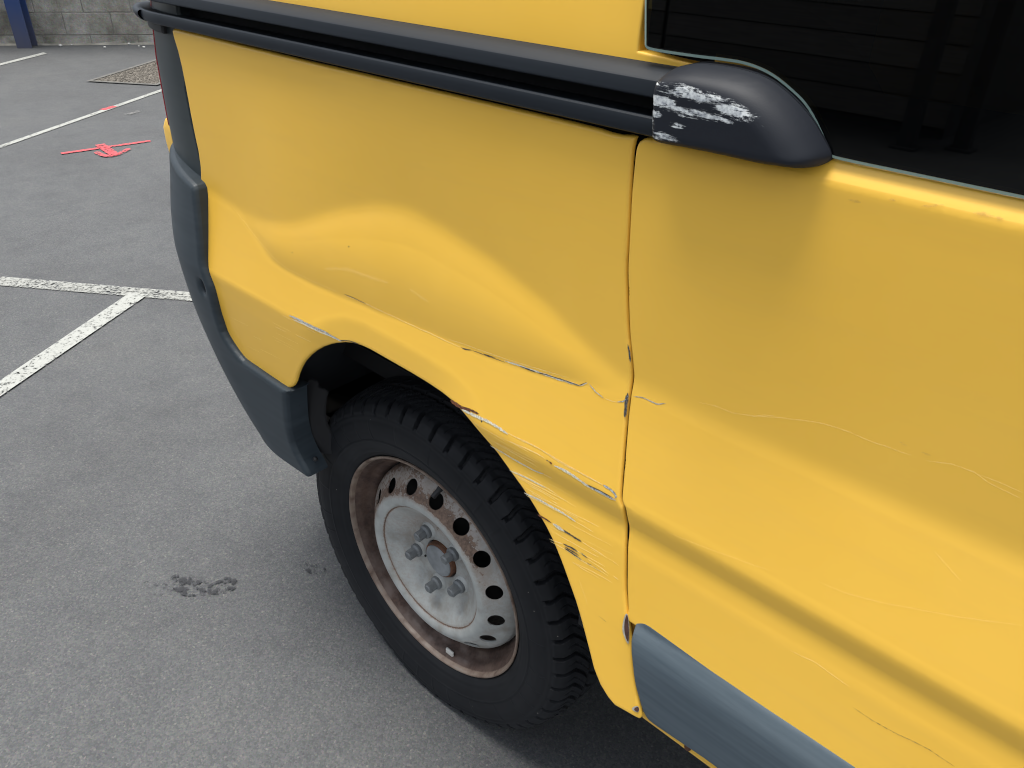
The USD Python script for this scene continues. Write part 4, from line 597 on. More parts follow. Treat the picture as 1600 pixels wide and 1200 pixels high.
# ---- sliding door skin, glass, cladding, track cap
de = np.array(DOOR_EDGE)
DOOR_X1 = 1.50
outline_d = np.vstack([[(DOOR_X1, 1.1745), (0.9, 1.1745), (0.56, 1.173), (0.50, 1.166), (0.41, 1.160)], de[1:23], [(0.4705, 0.6405), (0.4836, 0.6415), (0.60, 0.6395), (DOOR_X1, 0.6385)]])
outline_d = chaikin(densify(outline_d, 0.02), 1)
door = put('sliding_door', outline_d, flank_map, paint, van, step=0.007, rim=0.003, flange=0.002, lines=[[(0.39, zz_), (DOOR_X1, zz_)] for zz_ in (1.1565, 1.162, 1.1675, 0.760, 0.769, 0.778)])
obj('door_sill_panel', cat([box(1.06, 0.02, 0.15, (0.985, -0.085, 0.575), 0.003)]), paint, door)
GL = np.array(GLASS)
def glass_y(x, z): return -0.0535 + 0.026 * (z - 1.168) + 0.16 * np.clip(z - 1.33, 0, 1) ** 2
gl_out = np.vstack([chaikin(GL[1:13], 2, False), [(1.43, 1.1765), (1.455, 1.20), (1.455, 1.70), (1.43, 1.725), (0.40, 1.725), (0.366, 1.69), (0.3745, 1.30)]])
gp = Polygon(gl_out).buffer(-0.0024)
gl_in = np.array(gp.exterior.coords)[:-1]
obj('door_window', panel(gl_in, side_map(glass_y), step=0.03, rim=0.0008, flange=0.0, bstep=0.006), glass_mat, door, smooth=True)
gb = densify(np.array(Polygon(gl_out).exterior.coords)[:-1], 0.006); gi = densify(gl_in, 0.006)
eo = LineString(np.vstack([gb, gb[:1]]))
ring = np.array([eo.interpolate(eo.project(shapely.points(p))).coords[0] for p in gi])
def lift(p, off): return np.stack([p[:, 0], glass_y(p[:, 0], p[:, 1]) + off, p[:, 1]], -1)
obj('glass_edge', grid_mesh(np.stack([lift(gi, 0.0), lift(ring, 0.0012), lift(ring, 0.0045)], 1), closed_u=True), glass_edge_mat, door)
gm = Polygon(gl_out).buffer(-0.004)
gframe = Polygon(np.array(gm.exterior.coords), [np.array(Polygon(gl_out).buffer(-0.05).exterior.coords)])
def frame_y(x, z): return glass_y(x, z) + 0.006
v_, f_ = trimesh.creation.triangulate_polygon(gframe, engine='earcut')
obj('window_seal', trimesh.Trimesh(np.column_stack([v_[:, 0], frame_y(v_[:, 0], v_[:, 1]), v_[:, 1]]), f_, process=False), black, door)

hole_g = np.array(Polygon(gl_out).buffer(-0.035).exterior.coords)[:-1]
put('window_frame', [(0.447, 1.185), (1.50, 1.185), (1.50, 1.765), (0.375, 1.765), (0.375, 1.26), (0.447, 1.25)], side_map(upper), paint, door, step=0.04, rim=0.002, bstep=0.02, holes=[hole_g])
cl = np.array(CLADDING)
cl_out = np.vstack([[(DOOR_X1 - 0.01, 0.5185), (1.0, 0.5185)], cl[::-1][0:1], cl[12:13], cl[11:12], cl[10:11], cl[9:10], cl[8:9], cl[7:8], cl[0:1], cl[1:2], cl[2:3], cl[3:7], [(DOOR_X1 - 0.01, 0.644)]])
cl_out = chaikin(densify(cl_out, 0.02), 1)
clad_line = LineString(cl_out)
def clad_y(x, z):
    return np.interp(z, [0.50, 0.53, 0.585, 0.615, 0.628, 0.638, 0.648], [-0.119, -0.1215, -0.1230, -0.1220, -0.1195, -0.1145, -0.107])
put('door_cladding', cl_out, side_map(clad_y), clad_mat, door, label='faded blue grey plastic cladding along the foot of the door', step=0.006, rim=0.005, flange=0.012)

cp = chaikin(np.array(CAP), 2); cap_poly = Polygon(cp)
cap_top = LineString(np.array(CAP)[1:14]); cap_low = LineString(np.vstack([np.array(CAP)[14:], np.array(CAP)[:2]]))
def _cap_grid():
    gx = np.arange(0.405, 0.576, 0.001); gz = np.arange(1.150, 1.240, 0.001); X, Z = np.meshgrid(gx, gz, indexing='ij')
    p_ = shapely.points(X, Z); ct = LineString(chaikin(np.array(CAP)[2:14], 3, False)); dt = shapely.distance(ct, p_); dl = shapely.distance(cap_low, p_)
    ins = shapely.contains_xy(cap_poly, X, Z); dt = np.where(ins, dt, 0); dl = np.where(ins, dl, 0)
    wt = np.interp(X, [0.42, 0.45, 0.50, 0.545], [0.011, 0.015, 0.023, 0.029])
    ht = np.sqrt(np.clip(1 - (1 - np.clip(dt / wt, 0, 1)) ** 2, 0, 1)); hl = np.sqrt(np.clip(1 - (1 - np.clip(dl / 0.007, 0, 1)) ** 2, 0, 1))
    Y = -0.050 - 0.036 * np.minimum(ht, 0.30 + 0.70 * hl)
    Y = 0.4 * Y + 0.6 * gaussian_filter(Y, 2.5)
    return RegularGridInterpolator((gx, gz), gaussian_filter(Y, 1.0), bounds_error=False, fill_value=None)
_CG = _cap_grid()
def cap_y(x, z): return _CG(np.stack([x, z], -1))
capm = panel(cp, side_map(cap_y), step=0.0025, rim=0.0015, flange=0.02, bstep=0.002)
cap = obj('track_cap', capm, cap_mat, door, smooth=True, label='black plastic end cap with white scuff marks')
vx, vz = np.array(capm.vertices)[:, 0], np.array(capm.vertices)[:, 2]
def blotch(cx, cz, rx, rz, ang=0.0):
    a = vx - cx; b_ = vz - cz; ca, sa = math.cos(ang), math.sin(ang)
    return np.clip(1.25 - np.hypot((a * ca + b_ * sa) / rx, (-a * sa + b_ * ca) / rz), 0, 1)
sc_ = np.maximum.reduce([blotch(0.455, 1.2085, 0.048, 0.0062, -0.05), blotch(0.492, 1.2030, 0.026, 0.0062, -0.16), blotch(0.430, 1.2000, 0.022, 0.0075) * 0.9,
                          blotch(0.460, 1.1950, 0.034, 0.0058, -0.03), blotch(0.424, 1.1900, 0.012, 0.0050) * 0.85, blotch(0.446, 1.1825, 0.010, 0.0032, 0.15) * 0.85,
                          blotch(0.419, 1.1790, 0.006, 0.0095), blotch(0.432, 1.1720, 0.019, 0.0040, 0.0)])
UsdGeom.PrimvarsAPI(cap).CreatePrimvar('scuff', Sdf.ValueTypeNames.FloatArray, 'vertex').Set(Vt.FloatArray.FromNumpy(sc_.astype(np.float32)))

# ---- track rails along the quarter, following the rear corner
def plan(u, x0, y, a=0.24, b=0.20):
    """plan curve of the body side: straight to x0, a quarter of an ellipse, then across the rear; returns points and inward normals"""
    u = np.asarray(u, float); L = 0.347
    t = np.clip((x0 - u) / L, 0, 1) * (np.pi / 2)
    px = np.where(u >= x0, u, x0 - a * np.sin(t)); py = y + np.where(u >= x0, 0.0, b * (1 - np.cos(t)))
    over = np.clip(x0 - L - u, 0, None); py = py + over
    n = np.stack([np.sin(t) / a, np.cos(t) / b], -1); n /= np.linalg.norm(n, axis=-1, keepdims=True)
    return px, py, n
LT = np.array([r[:3] for r in LAMP])[::-1]; BT = np.array(BUMPER)[::-1]
def rail(section, u0, u1, y=-0.051, x0=-0.485, n=90):
    """section: (outward offset, z) rows, closed"""
    us = np.linspace(u0, u1, n); s = np.array(section, float)
    px, py, nn = plan(us, x0, y)
    P = np.stack([px[None] - nn[None, :, 0] * s[:, 0:1], py[None] - nn[None, :, 1] * s[:, 0:1], np.broadcast_to(s[:, 1:2], (len(s), n))], -1)
    m = grid_mesh(P, closed_u=True)
    for e in (0, n - 1):
        v, f = trimesh.creation.triangulate_polygon(Polygon(s), engine='earcut')
        vv = np.stack([px[e] - nn[e, 0] * v[:, 0], py[e] - nn[e, 1] * v[:, 0], v[:, 1]], -1); m = cat([m, trimesh.Trimesh(vv, f, process=False)])
    m.merge_vertices(digits_vertex=6); trimesh.repair.fix_normals(m)
    return m
obj('upper_rail_trim', rail([(-0.03, 1.2215), (-0.004, 1.2190), (0.0050, 1.2150), (0.0112, 1.2108), (0.0128, 1.2092), (0.0136, 1.2070), (0.0150, 1.1985), (0.0148, 1.1968), (0.0130, 1.1955), (-0.03, 1.1970)], 0.435, -0.66), rail_mat, van, smooth=24)
lower = rail([(-0.03, 1.1760), (0.0080, 1.1785), (0.0125, 1.1806), (0.0150, 1.1806), (0.0165, 1.1792), (0.0176, 1.1760), (0.0176, 1.1690), (0.0160, 1.1650), (0.0120, 1.1630), (-0.03, 1.1630)], 0.425, -0.56)
obj('lower_rail_trim', lower, rail_mat, van, smooth=24)
def fat(s, k): s = np.array(s); c_ = s.mean(0); return c_ + (s - c_) * k
endsec = np.array([(-0.03, 1.172), (0.012, 1.1800), (0.022, 1.1815), (0.027, 1.1770), (0.026, 1.1700), (0.020, 1.1630), (0.008, 1.1590), (-0.03, 1.1590)])
def rail_end():
    endsec_ = fat(endsec, 0.86); us = np.linspace(-0.545, -0.68, 24); s = chaikin(endsec_, 1); px, py, nn = plan(us, -0.485, -0.051)
    k = np.sqrt(np.clip(1 - (np.arange(24) / 23.0) ** 4, 0, 1)) * 0.55 + 0.45; k[-1] = 0.05; k[0] = 0.95
    rows = []
    for i in range(24):
        q = fat(s, k[i]); q[:, 0] -= (1 - k[i]) * 0.008
        rows.append(np.stack([px[i] - nn[i, 0] * q[:, 0], py[i] - nn[i, 1] * q[:, 0], q[:, 1]], -1))
    m = grid_mesh(np.stack(rows, 1), closed_u=True); m.merge_vertices(digits_vertex=6); trimesh.repair.fix_normals(m); return m
obj('rail_end', rail_end(), rail_mat, van, smooth=40)
obj('rail_channel', rail([(-0.028, 1.163), (-0.028, 1.222), (-0.034, 1.222), (-0.034, 1.163)], 0.44, -0.66), deep, van)

# ---- tail lamp cluster on the corner
def lamp_map(off=0.0):
    def f(u, z):
        x0 = np.interp(z, LT[:, 0], LT[:, 2]); y = np.interp(z, LT[:, 0], LT[:, 1]); px, py, n = plan(u, x0, y)
        P = np.stack([px, py, z], -1) + np.concatenate([n, np.zeros((len(n), 1))], 1) * off
        return P, np.concatenate([n, np.zeros((len(n), 1))], 1)
    return f
UT = -0.485 - 0.347 * 30.6 / 90                                    # where the corner turns out of sight
px_rear = qr[5:] + np.array([-0.020, 0.0])
edge = [(-0.4485, 0.90), (-0.4605, 0.96), (-0.4705, 1.017), (-0.4765, 1.07), tuple(qr[-1]), tuple(qt[0] + np.array([0.0, 0.0])), (qt[0, 0], 1.165)]
put('lamp_trim', [(-0.4465, 0.86)] + edge + [(qt[0, 0], 1.222), (UT - 0.004, 1.222), (UT - 0.004, 0.86)], lamp_map(0.002), lamp_trim_mat, van, step=0.008, rim=0.004, flange=0.02)
lens = put('tail_lamp', [(UT - 0.0055, 0.985), (UT - 0.0055, 1.30), (UT - 0.075, 1.30), (UT - 0.075, 0.985)], lamp_map(0.0), red_lens, van, step=0.01, rim=0.003, flange=0.02, label='red tail lamp lens on the rear corner')
put('lamp_pillar', [(-0.485, 1.222), (-0.485, 1.32), (UT - 0.004, 1.32), (UT - 0.004, 1.222)], lamp_map(0.002), lamp_trim_mat, van, step=0.01, rim=0.003, flange=0.02)
put('lamp_shoulder', [(-0.513, 1.147), (-0.513, 1.1625), (UT + 0.004, 1.1625), (UT + 0.002, 1.147)], lamp_map(-0.006), black, van, step=0.005, rim=0.003, flange=0.01)

# ---- rear bumper
_bx, _by = PchipInterpolator(BT[:, 0], BT[:, 2]), PchipInterpolator(BT[:, 0], BT[:, 1])
def bump_map(off=0.0):
    def f(u, z):
        zc_ = np.clip(z, 0.45, 0.96); x0 = _bx(zc_); y = _by(zc_); px, py, n = plan(u, x0, y)
        N = np.concatenate([n, np.zeros((len(n), 1))], 1)
        return np.stack([px, py, z], -1) + N * off, N
    return f
bt_ = qr.copy(); bf = np.array(BUMP_FRONT)
hole_c = np.array(BUMP_HOLE[0]); ha = np.linspace(0, 2 * np.pi, 20, endpoint=False)
hole = np.stack([hole_c[0] + 0.0075 * np.cos(ha), hole_c[1] + 0.0125 * np.sin(ha)], -1)
b_out = np.vstack([bf[:-1], [(-0.218, 0.634), (-0.2515, 0.6335), (-0.298, 0.6345), (-0.3687, 0.6365)], bt_[3:7], [(-0.4325, 0.80), (-0.4355, 0.85), (-0.4415, 0.905), (-0.445, 0.926), (-0.462, 0.9315), (-0.52, 0.944), (-0.60, 0.956), (-0.75, 0.962), (-1.72, 0.962), (-1.72, 0.445), (-0.6, 0.440), (-0.3, 0.440)]])
b_out = chaikin(densify(b_out, 0.03), 1)
bumper = put('rear_bumper', b_out, bump_map(), bumper_mat, van, step=0.008, rim=0.009, flange=0.035, holes=[hole], label='faded grey plastic rear bumper corner')
hp, hn = bump_map(0.0075)(hole[:, 0], hole[:, 1]); cpt = hp.mean(0)
obj('bumper_plug', trimesh.Trimesh(np.vstack([hp, cpt]), [[i, (i + 1) % 20, 20] for i in range(20)], process=False), black, bumper)

# ---- rear doors, roof, far side, floor, front: the rest of the body
def door_rear(y0, y1, bulge=0.0):
    ys = np.concatenate([[y0, y0 + 0.004, y0 + 0.012, y0 + 0.025, y0 + 0.05], np.linspace(y0 + 0.1, y1, 10)]); e = np.sqrt(np.clip(1 - (1 - np.clip((ys - y0) / 0.03, 0, 1)) ** 2, 0, 1))
    drop = -0.004
    zs = np.array([0.90, 0.905, 0.93, 0.955, 0.972, 0.982, 0.990, 1.02, 1.2, 1.5, 1.75]); bx = np.array([0.030, 0.036, 0.038, 0.037, 0.030, 0.020, 0.008, 0.002, 0.0, -0.01, -0.05])
    return grid_mesh(np.stack([np.stack([-0.672 - (bulge + 0.012) * (bx[j] / 0.038) * (0.4 + 0.6 * e) - 0.03 * e * (bx[j] / 0.038), ys, np.full(len(ys), zs[j] + (drop if zs[j] < 1.1 else 0))], -1) for j in range(len(zs))], 1))
rd = obj('rear_door', door_rear(0.012, 0.82, RD_BULGE), paint, van, smooth=60)
obj('rear_door', door_rear(0.83, 1.60, RD_BULGE), paint, van, smooth=60)
sec = np.array([(-0.003, 1.5), (0.035, 1.7), (0.075, 1.80), (0.14, 1.88), (0.26, 1.935), (0.5, 1.96), (0.83, 1.968)])
sec = np.vstack([sec, np.column_stack([1.66 - sec[::-1][1:, 0], sec[::-1][1:, 1]]), [(1.70, 1.2), (1.75, 0.92), (1.745, 0.6), (1.72, 0.45)]])
xs = np.array([-0.72, -0.70, -0.6, 0, 1, 1.9, 2.05])
rs = [np.column_stack([np.full(len(sec), x), 0.83 + (sec[:, 0] - 0.83) * k, 1.2 + (sec[:, 1] - 1.2) * (k if k < 1 else 1)]) for x, k in zip(xs, (0.93, 0.97, 1, 1, 1, 1, 0.99))]
obj('roof', grid_mesh(np.stack([r_ if True else r_ for r_ in [np.where(r_[:, 2:3] > 1.75, r_, r_) for r_ in rs]], 0)[:, 2:11], flip=True), paint, van, smooth=40)
obj('far_side', grid_mesh(np.stack(rs, 0)[:, 10:], flip=True), paint, van, smooth=40)
obj('underbody', box(4.0, 1.56, 0.08, (1.35, 0.83, 0.42)), under_mat, van)
obj('cargo_wall', box(0.03, 1.5, 1.3, (-0.66, 0.88, 1.1)), deep, van)
obj('floor_panel', box(3.2, 1.5, 0.04, (0.95, 0.83, 0.62)), deep, van)
for i, (sx, sy) in enumerate(((0.95, 0.35), (0.95, 0.85), (0.1, 0.35), (0.1, 0.85))):
    s_ = obj('seat', box(0.12, 0.42, 0.62, (sx, sy + 0.08, 1.18), 0.04), seat_mat, van)
    obj('headrest', box(0.10, 0.26, 0.16, (sx - 0.02, sy + 0.08, 1.58), 0.035), seat_mat, s_)
obj('quarter_lining', box(0.86, 0.02, 0.95, (-0.07, 0.20, 1.3)), deep, van)
obj('sill', sweep_x(chaikin([(-0.060, 0.468), (-0.098, 0.490), (-0.1065, 0.503), (-0.1055, 0.5125), (-0.096, 0.518), (-0.060, 0.518)], 1), 0.512, 1.5, 2), paint, van, smooth=40)
obj('sill_plug', trimesh.creation.icosphere(subdivisions=2, radius=0.0045).apply_translation((0.575, -0.105, 0.5075)), hub_rust, van)
fd = put('front_door', [(1.51, 1.165), (1.51, 0.53), (2.30, 0.53), (2.44, 0.62), (2.47, 1.165)], side_map(lambda x, z: flank(np.full_like(x, 1.4), np.maximum(z, 0.55))), paint, van, step=0.03, rim=0.004, bstep=0.02)
obj('front_window', panel([(1.52, 1.18), (1.52, 1.69), (2.05, 1.66), (2.42, 1.18)], side_map(glass_y), step=0.05, rim=0.001, flange=0.004, bstep=0.02), glass_mat, fd, smooth=True)
fwin = np.array(Polygon([(1.52, 1.18), (1.52, 1.69), (2.05, 1.66), (2.42, 1.18)]).buffer(-0.03).exterior.coords)[:-1]
put('window_frame', [(1.51, 1.172), (2.50, 1.172), (2.12, 1.765), (1.51, 1.765)], side_map(upper), paint, fd, step=0.04, rim=0.002, bstep=0.02, holes=[fwin])
fa = np.linspace(0, np.pi, 24); farch = [(3.098 - 0.40 * math.cos(a), 0.34 + 0.42 * math.sin(a)) for a in fa]
put('front_wing', [(2.48, 1.16), (2.48, 0.53), (2.69, 0.50)] + farch[0:] + [(3.52, 0.45), (3.66, 0.6), (3.62, 0.88), (3.1, 1.05)], side_map(lambda x, z: flank(np.full_like(x, 1.4), np.maximum(z, 0.55)) + 0.5 * np.clip(x - 3.2, 0, 1) ** 2), paint, van, step=0.03, rim=0.004, bstep=0.02)
hood = np.stack([np.stack([np.full(12, x), np.linspace(-0.03 + d, 1.69 - d, 12), z + 0.05 * np.sin(np.linspace(0, np.pi, 12))], -1) for x, z, d in ((2.55, 1.16, 0), (3.1, 1.05, 0.02), (3.55, 0.90, 0.15), (3.72, 0.72, 0.22), (3.76, 0.40, 0.22))], 0)
obj('front_pillar', tube([(2.02, 0.12, 1.80), (2.50, 0.01, 1.19)], 0.035, 10), paint, van, smooth=True); obj('front_pillar', tube([(2.02, 1.54, 1.80), (2.50, 1.65, 1.19)], 0.035, 10), paint, van, smooth=True)
obj('bonnet', grid_mesh(hood, flip=True), paint, van, smooth=40)
ws = np.stack([np.stack([np.full(10, x), np.linspace(0.0 + d, 1.66 - d, 10), np.full(10, z)], -1) for x, z, d in ((1.9, 1.93, 0.2), (2.3, 1.65, 0.08), (2.7, 1.18, 0.02))], 0)
obj('windscreen', grid_mesh(ws, flip=True), glass_mat, van, smooth=40)

# ---- wheel arch
th_ = np.linspace(0.12, np.pi - 0.36, 60)
lin_ = np.stack([np.stack([0.05 * 0 + 0.405 * np.cos(th_) + 0.02, np.full(60, y), 0.335 + np.where(np.sin(th_) > 0, 0.47, 0.40) * np.sin(th_)], -1) for y in (-0.050, 0.0, 0.12, 0.30, 0.31)], 1)
lin_[:, 4, :] = [0.02, 0.31, 0.40]
wa = obj('wheel_arch_liner', grid_mesh(lin_), liner_mat, van, smooth=40)
# the loose tail of the liner behind the wheel, with its torn notch
tl = panel(chaikin([(-0.250, 0.462), (-0.272, 0.52), (-0.272, 0.575), (-0.252, 0.625), (-0.238, 0.618), (-0.240, 0.606), (-0.226, 0.600), (-0.232, 0.580), (-0.236, 0.54), (-0.228, 0.50), (-0.215, 0.462)], 1),
           side_map(lambda x, z: -0.050 + 0.9 * np.clip(x + 0.262, 0, 1)), step=0.01, rim=0.0015, flange=0.003)
obj('liner_tail', tl, deep, wa, smooth=40)
for p_ in ((-0.247, -0.066, 0.585), (-0.226, -0.060, 0.475)): obj('liner_clip', trimesh.creation.icosphere(subdivisions=2, radius=0.0045).apply_translation(p_), black, wa)

# ------------------------------------------------------------------ scratches and chips in the paint
def ribbon(pts, wpx, seed):
    p = np.array(pts, float)
    L = np.concatenate([[0], np.cumsum(np.linalg.norm(np.diff(p, axis=0), axis=1))])
    n = max(4, int(L[-1] / 0.003)); t = np.linspace(0, L[-1], n)
    q = np.column_stack([np.interp(t, L, p[:, 0]), np.interp(t, L, p[:, 1])])
    r_ = np.random.default_rng(seed); q[:, 1] += gaussian_filter1d(r_.normal(0, 0.0004, n), 1.5) * (L[-1] > 0.02)
    d = np.gradient(q, axis=0); d /= np.linalg.norm(d, axis=1, keepdims=True) + 1e-12; nn = np.column_stack([-d[:, 1], d[:, 0]])
    w = wpx * 0.00092 * (np.clip(np.minimum(t, L[-1] - t) / (0.15 * L[-1] + 1e-9), 0, 1) ** 0.5 * 0.8 + 0.2) * r_.uniform(0.8, 1.15, n)
    rows, uv = [], []
    for s in (-0.5, -0.17, 0.17, 0.5):
        e = q + nn * (w * s)[:, None]
        rows.append(np.stack([e[:, 0], flank(e[:, 0], e[:, 1]), e[:, 1]], -1)); uv.append(np.column_stack([t + seed * 0.37, np.full(n, s + 0.5)]))
    P = np.stack(rows, 1); P[..., 1] -= 0.00035
    return grid_mesh(P), np.stack(uv, 1).reshape(-1, 2)
for k_, (kind, w_, pts) in enumerate(SCRATCHES):
    m_, uv_ = ribbon(pts, w_ * (1.0 if kind in ('pale', 'faint', 'hair') else 1.2) + 0.3, k_ + 1)
    host = door if min(p[0] for p in pts) > 0.455 or (kind == 'grey' and min(p[0] for p in pts) > 0.44) else quarter
    nm = {'hair': 'scratch', 'chip': 'paint_chip', 'smudge': 'smudge', 'rust': 'rust_spot', 'faint': 'scuff'}.get(kind, 'scratch')
    m_.vertices[:, 1] -= 0.00012 * (k_ % 5)
    obj(nm, m_, SM[kind], host, smooth=True, uv=uv_)
# torn, rusty spots at the foot of the door gap
def patch(poly, mat, host, name, off, surf=flank):
    v, f = trimesh.creation.triangulate_polygon(Polygon(densify(chaikin(poly, 2), 0.003)), engine='earcut')
    obj(name, trimesh.Trimesh(np.column_stack([v[:, 0], surf(v[:, 0], v[:, 1]) - off, v[:, 1]]), f, process=False), mat, host)
rust_patch = simple('rust_patch', (0.055, 0.022, 0.014), 0.85, bump=0.6, bscale=200, var=0.5, vscale=120)
bare = simple('bare_primer', (0.38, 0.36, 0.31), 0.7, var=0.3, vscale=200)
patch(RUST_POLY_EDGE, bare, quarter, 'paint_chip', 0.0009)
patch(RUST_POLY, rust_patch, quarter, 'rust_spot', 0.0016)
patch(RUST2_EDGE, bare, quarter, 'paint_chip', 0.0009)
patch(RUST2, rust_patch, quarter, 'rust_spot', 0.0016)

# ------------------------------------------------------------------ the wheel (axis along y, centre at its origin)
ZC = 0.32
wheel = thing('rear_wheel', (0, 0, ZC), parent=van)
def tyre():
    prof = np.array([(0.2135, 0.010), (0.2200, 0.0015), (0.2245, -0.0045), (0.2300, -0.0085), (0.2335, -0.0115), (0.2360, -0.0115), (0.2420, -0.0150), (0.2520, -0.0190), (0.2560, -0.0200), (0.2575, -0.0212), (0.2595, -0.0212),
                     (0.2610, -0.0206), (0.2700, -0.0218), (0.2800, -0.0220), (0.2900, -0.0205), (0.2975, -0.0180), (0.3000, -0.0185), (0.3025, -0.0178), (0.3040, -0.0168), (0.3100, -0.0132), (0.3165, -0.0085), (0.3198, -0.0050), (0.3222, -0.0005),
                     (0.3245, 0.0045), (0.3268, 0.0100), (0.3288, 0.0155), (0.3302, 0.0200), (0.3318, 0.0260), (0.3330, 0.0320), (0.3338, 0.0370), (0.3341, 0.0400), (0.3344, 0.0430), (0.3348, 0.0480), (0.3352, 0.0540), (0.3355, 0.0600), (0.3358, 0.0660), (0.3360, 0.0720), (0.3361, 0.0760), (0.3361, 0.0800), (0.3361, 0.0825)])
    s = np.concatenate([[0], np.cumsum(np.linalg.norm(np.diff(prof, axis=0), axis=1))]); s0 = s[np.argmin(np.abs(prof[:, 0] - 0.3025))]
    ss = np.concatenate([np.arange(0, s0, 0.0030), np.arange(s0, s[-1], 0.0016), [s[-1]]]); ss = np.unique(np.concatenate([ss, s[9:12]]))
    prof = np.column_stack([np.interp(ss, s, prof[:, 0]), np.interp(ss, s, prof[:, 1])])
    mirror = prof[::-1][1:].copy(); mirror[:, 1] = 0.165 - mirror[:, 1]
    prof = np.vstack([prof, mirror])
    NB = 56; per = 26; n = NB * per
    th = np.linspace(0, 2 * np.pi, n, endpoint=False)
    r = np.broadcast_to(prof[:, 0], (n, len(prof))).copy(); y = np.broadcast_to(prof[:, 1], (n, len(prof))).copy()
    ph = th[:, None] * NB / (2 * np.pi)
    yy = np.minimum(y, 0.165 - y)
    # lateral grooves: open on the shoulder, swept over the crown; a thin sipe in the middle of each block
    slant = 1.15 * np.clip((yy - 0.012) / 0.032, 0, 1.0) ** 1.25
    fr = (ph + slant + 0.10 * np.clip((0.004 - yy) / 0.012, 0, 1)) % 1.0
    dg = np.minimum(fr, 1 - fr); ds = np.abs(fr - 0.5)
    on = np.clip((r - 0.3040) / 0.004, 0, 1)
    shoulder = on * np.clip((0.0430 - yy) / 0.003, 0, 1)
    odd = (np.floor(ph + slant) % 2)
    groove = np.clip((0.118 - dg) / 0.035, 0, 1); sipe = np.clip((0.044 - ds) / 0.022, 0, 1)
    bend = np.clip((yy - 0.000) / 0.006, 0, 1)
    low_ = np.clip((r - 0.3040 - 0.005 * odd) / 0.004, 0, 1)
    depth = shoulder * np.maximum(0.0068 * groove * low_, 0.0028 * sipe * bend)
    # grooves round the tyre and blocks between them
    for yc, hw in ((0.0440, 0.0042), (0.0740, 0.0042)):
        depth = np.maximum(depth, 0.0065 * np.clip((hw - np.abs(yy - yc)) / 0.0018, 0, 1) * on)
    f2 = (ph + 0.5 * (yy - 0.05) / 0.02) % 1.0; d2 = np.minimum(f2, 1 - f2)
    mid = on * np.clip((yy - 0.0455) / 0.002, 0, 1) * np.clip((0.0725 - yy) / 0.002, 0, 1)
    depth = np.maximum(depth, mid * 0.005 * np.clip((0.10 - d2) / 0.035, 0, 1))
    # shoulder blocks stand proud of the wall
    depth = depth - 0.0022 * on * np.clip((0.012 - yy) / 0.008, 0, 1) * (1 - groove)
    # embossing on the wall: short ribs and plaques
    wall = ((prof[:, 0] > 0.262) & (prof[:, 0] < 0.296) & (prof[:, 1] < 0.05))[None]
    f3 = (th[:, None] * 10 / (2 * np.pi)) % 1.0
    plaque = wall * (np.clip((0.24 - np.abs(f3 - 0.5)) / 0.012, 0, 1)) * ((th[:, None] * 10 / (2 * np.pi)) // 1 % 2 == 0)
    tick = wall * np.clip((0.05 - np.abs((th[:, None] * 40 / (2 * np.pi)) % 1.0 - 0.5)) / 0.03, 0, 1) * ((th[:, None] * 10 / (2 * np.pi)) // 1 % 2 == 1)
    y = y - np.where(prof[:, 1] < 0.05, 1, 0) * (0.0009 * plaque + 0.0008 * tick)
    hub = (prof[:, 0] > 0.3135)
    nr = np.gradient(prof, axis=0); nrm = np.stack([-nr[:, 1], nr[:, 0]], -1); nrm /= np.linalg.norm(nrm, axis=1, keepdims=True)
    nrm = np.where((nrm[:, 0:1] < 0) & (prof[:, 0:1] > 0.30), -nrm, nrm)
    side = np.sign(0.0825 - prof[:, 1]); nin = np.stack([np.abs(nrm[:, 0]), -np.abs(nrm[:, 1]) * side], -1)
    r = r - depth * nin[:, 0][None]; y = y - depth * nin[:, 1][None]
    X = r * np.cos(th)[:, None]; Z = r * np.sin(th)[:, None]
    # the loaded tyre flattens on the ground and bulges above it
    low = Z < -(ZC - 0.001); bul = np.clip((-Z - 0.255) / 0.065, 0, 1) * np.clip((prof[:, 0] - 0.24) / 0.03, 0, 1)[None]
    y = y - side[None] * 0.007 * bul ** 2
    Z = np.where(low, -(ZC - 0.001), Z)
    return grid_mesh(np.stack([X, y, Z], -1), closed_u=True)
obj('tyre', tyre(), tyre_mat, wheel, smooth=32, label='black worn winter tyre with blocky tread')
def rimwell():
    outer = [(0.2140, 0.003), (0.2115, 0.0070), (0.2085, 0.0105), (0.2062, 0.0150), (0.2045, 0.0210),
             (0.2020, 0.0265), (0.1985, 0.0300), (0.1950, 0.0330), (0.1925, 0.0370), (0.1905, 0.0430), (0.1890, 0.052), (0.1880, 0.09), (0.1900, 0.15), (0.2135, 0.165)]
    return revolve(outer, 160)
obj('rim_flange', revolve([(0.2135, 0.0035), (0.2170, 0.0012), (0.2200, -0.0005), (0.2212, -0.0030), (0.2205, -0.0052), (0.2185, -0.0056), (0.2165, -0.0045), (0.2150, -0.0015), (0.2140, 0.003)], 160), flange_mat, wheel, smooth=40)
obj('rim_well', rimwell(), barrel_mat, wheel, smooth=30, label='rusty brown outer rim well')
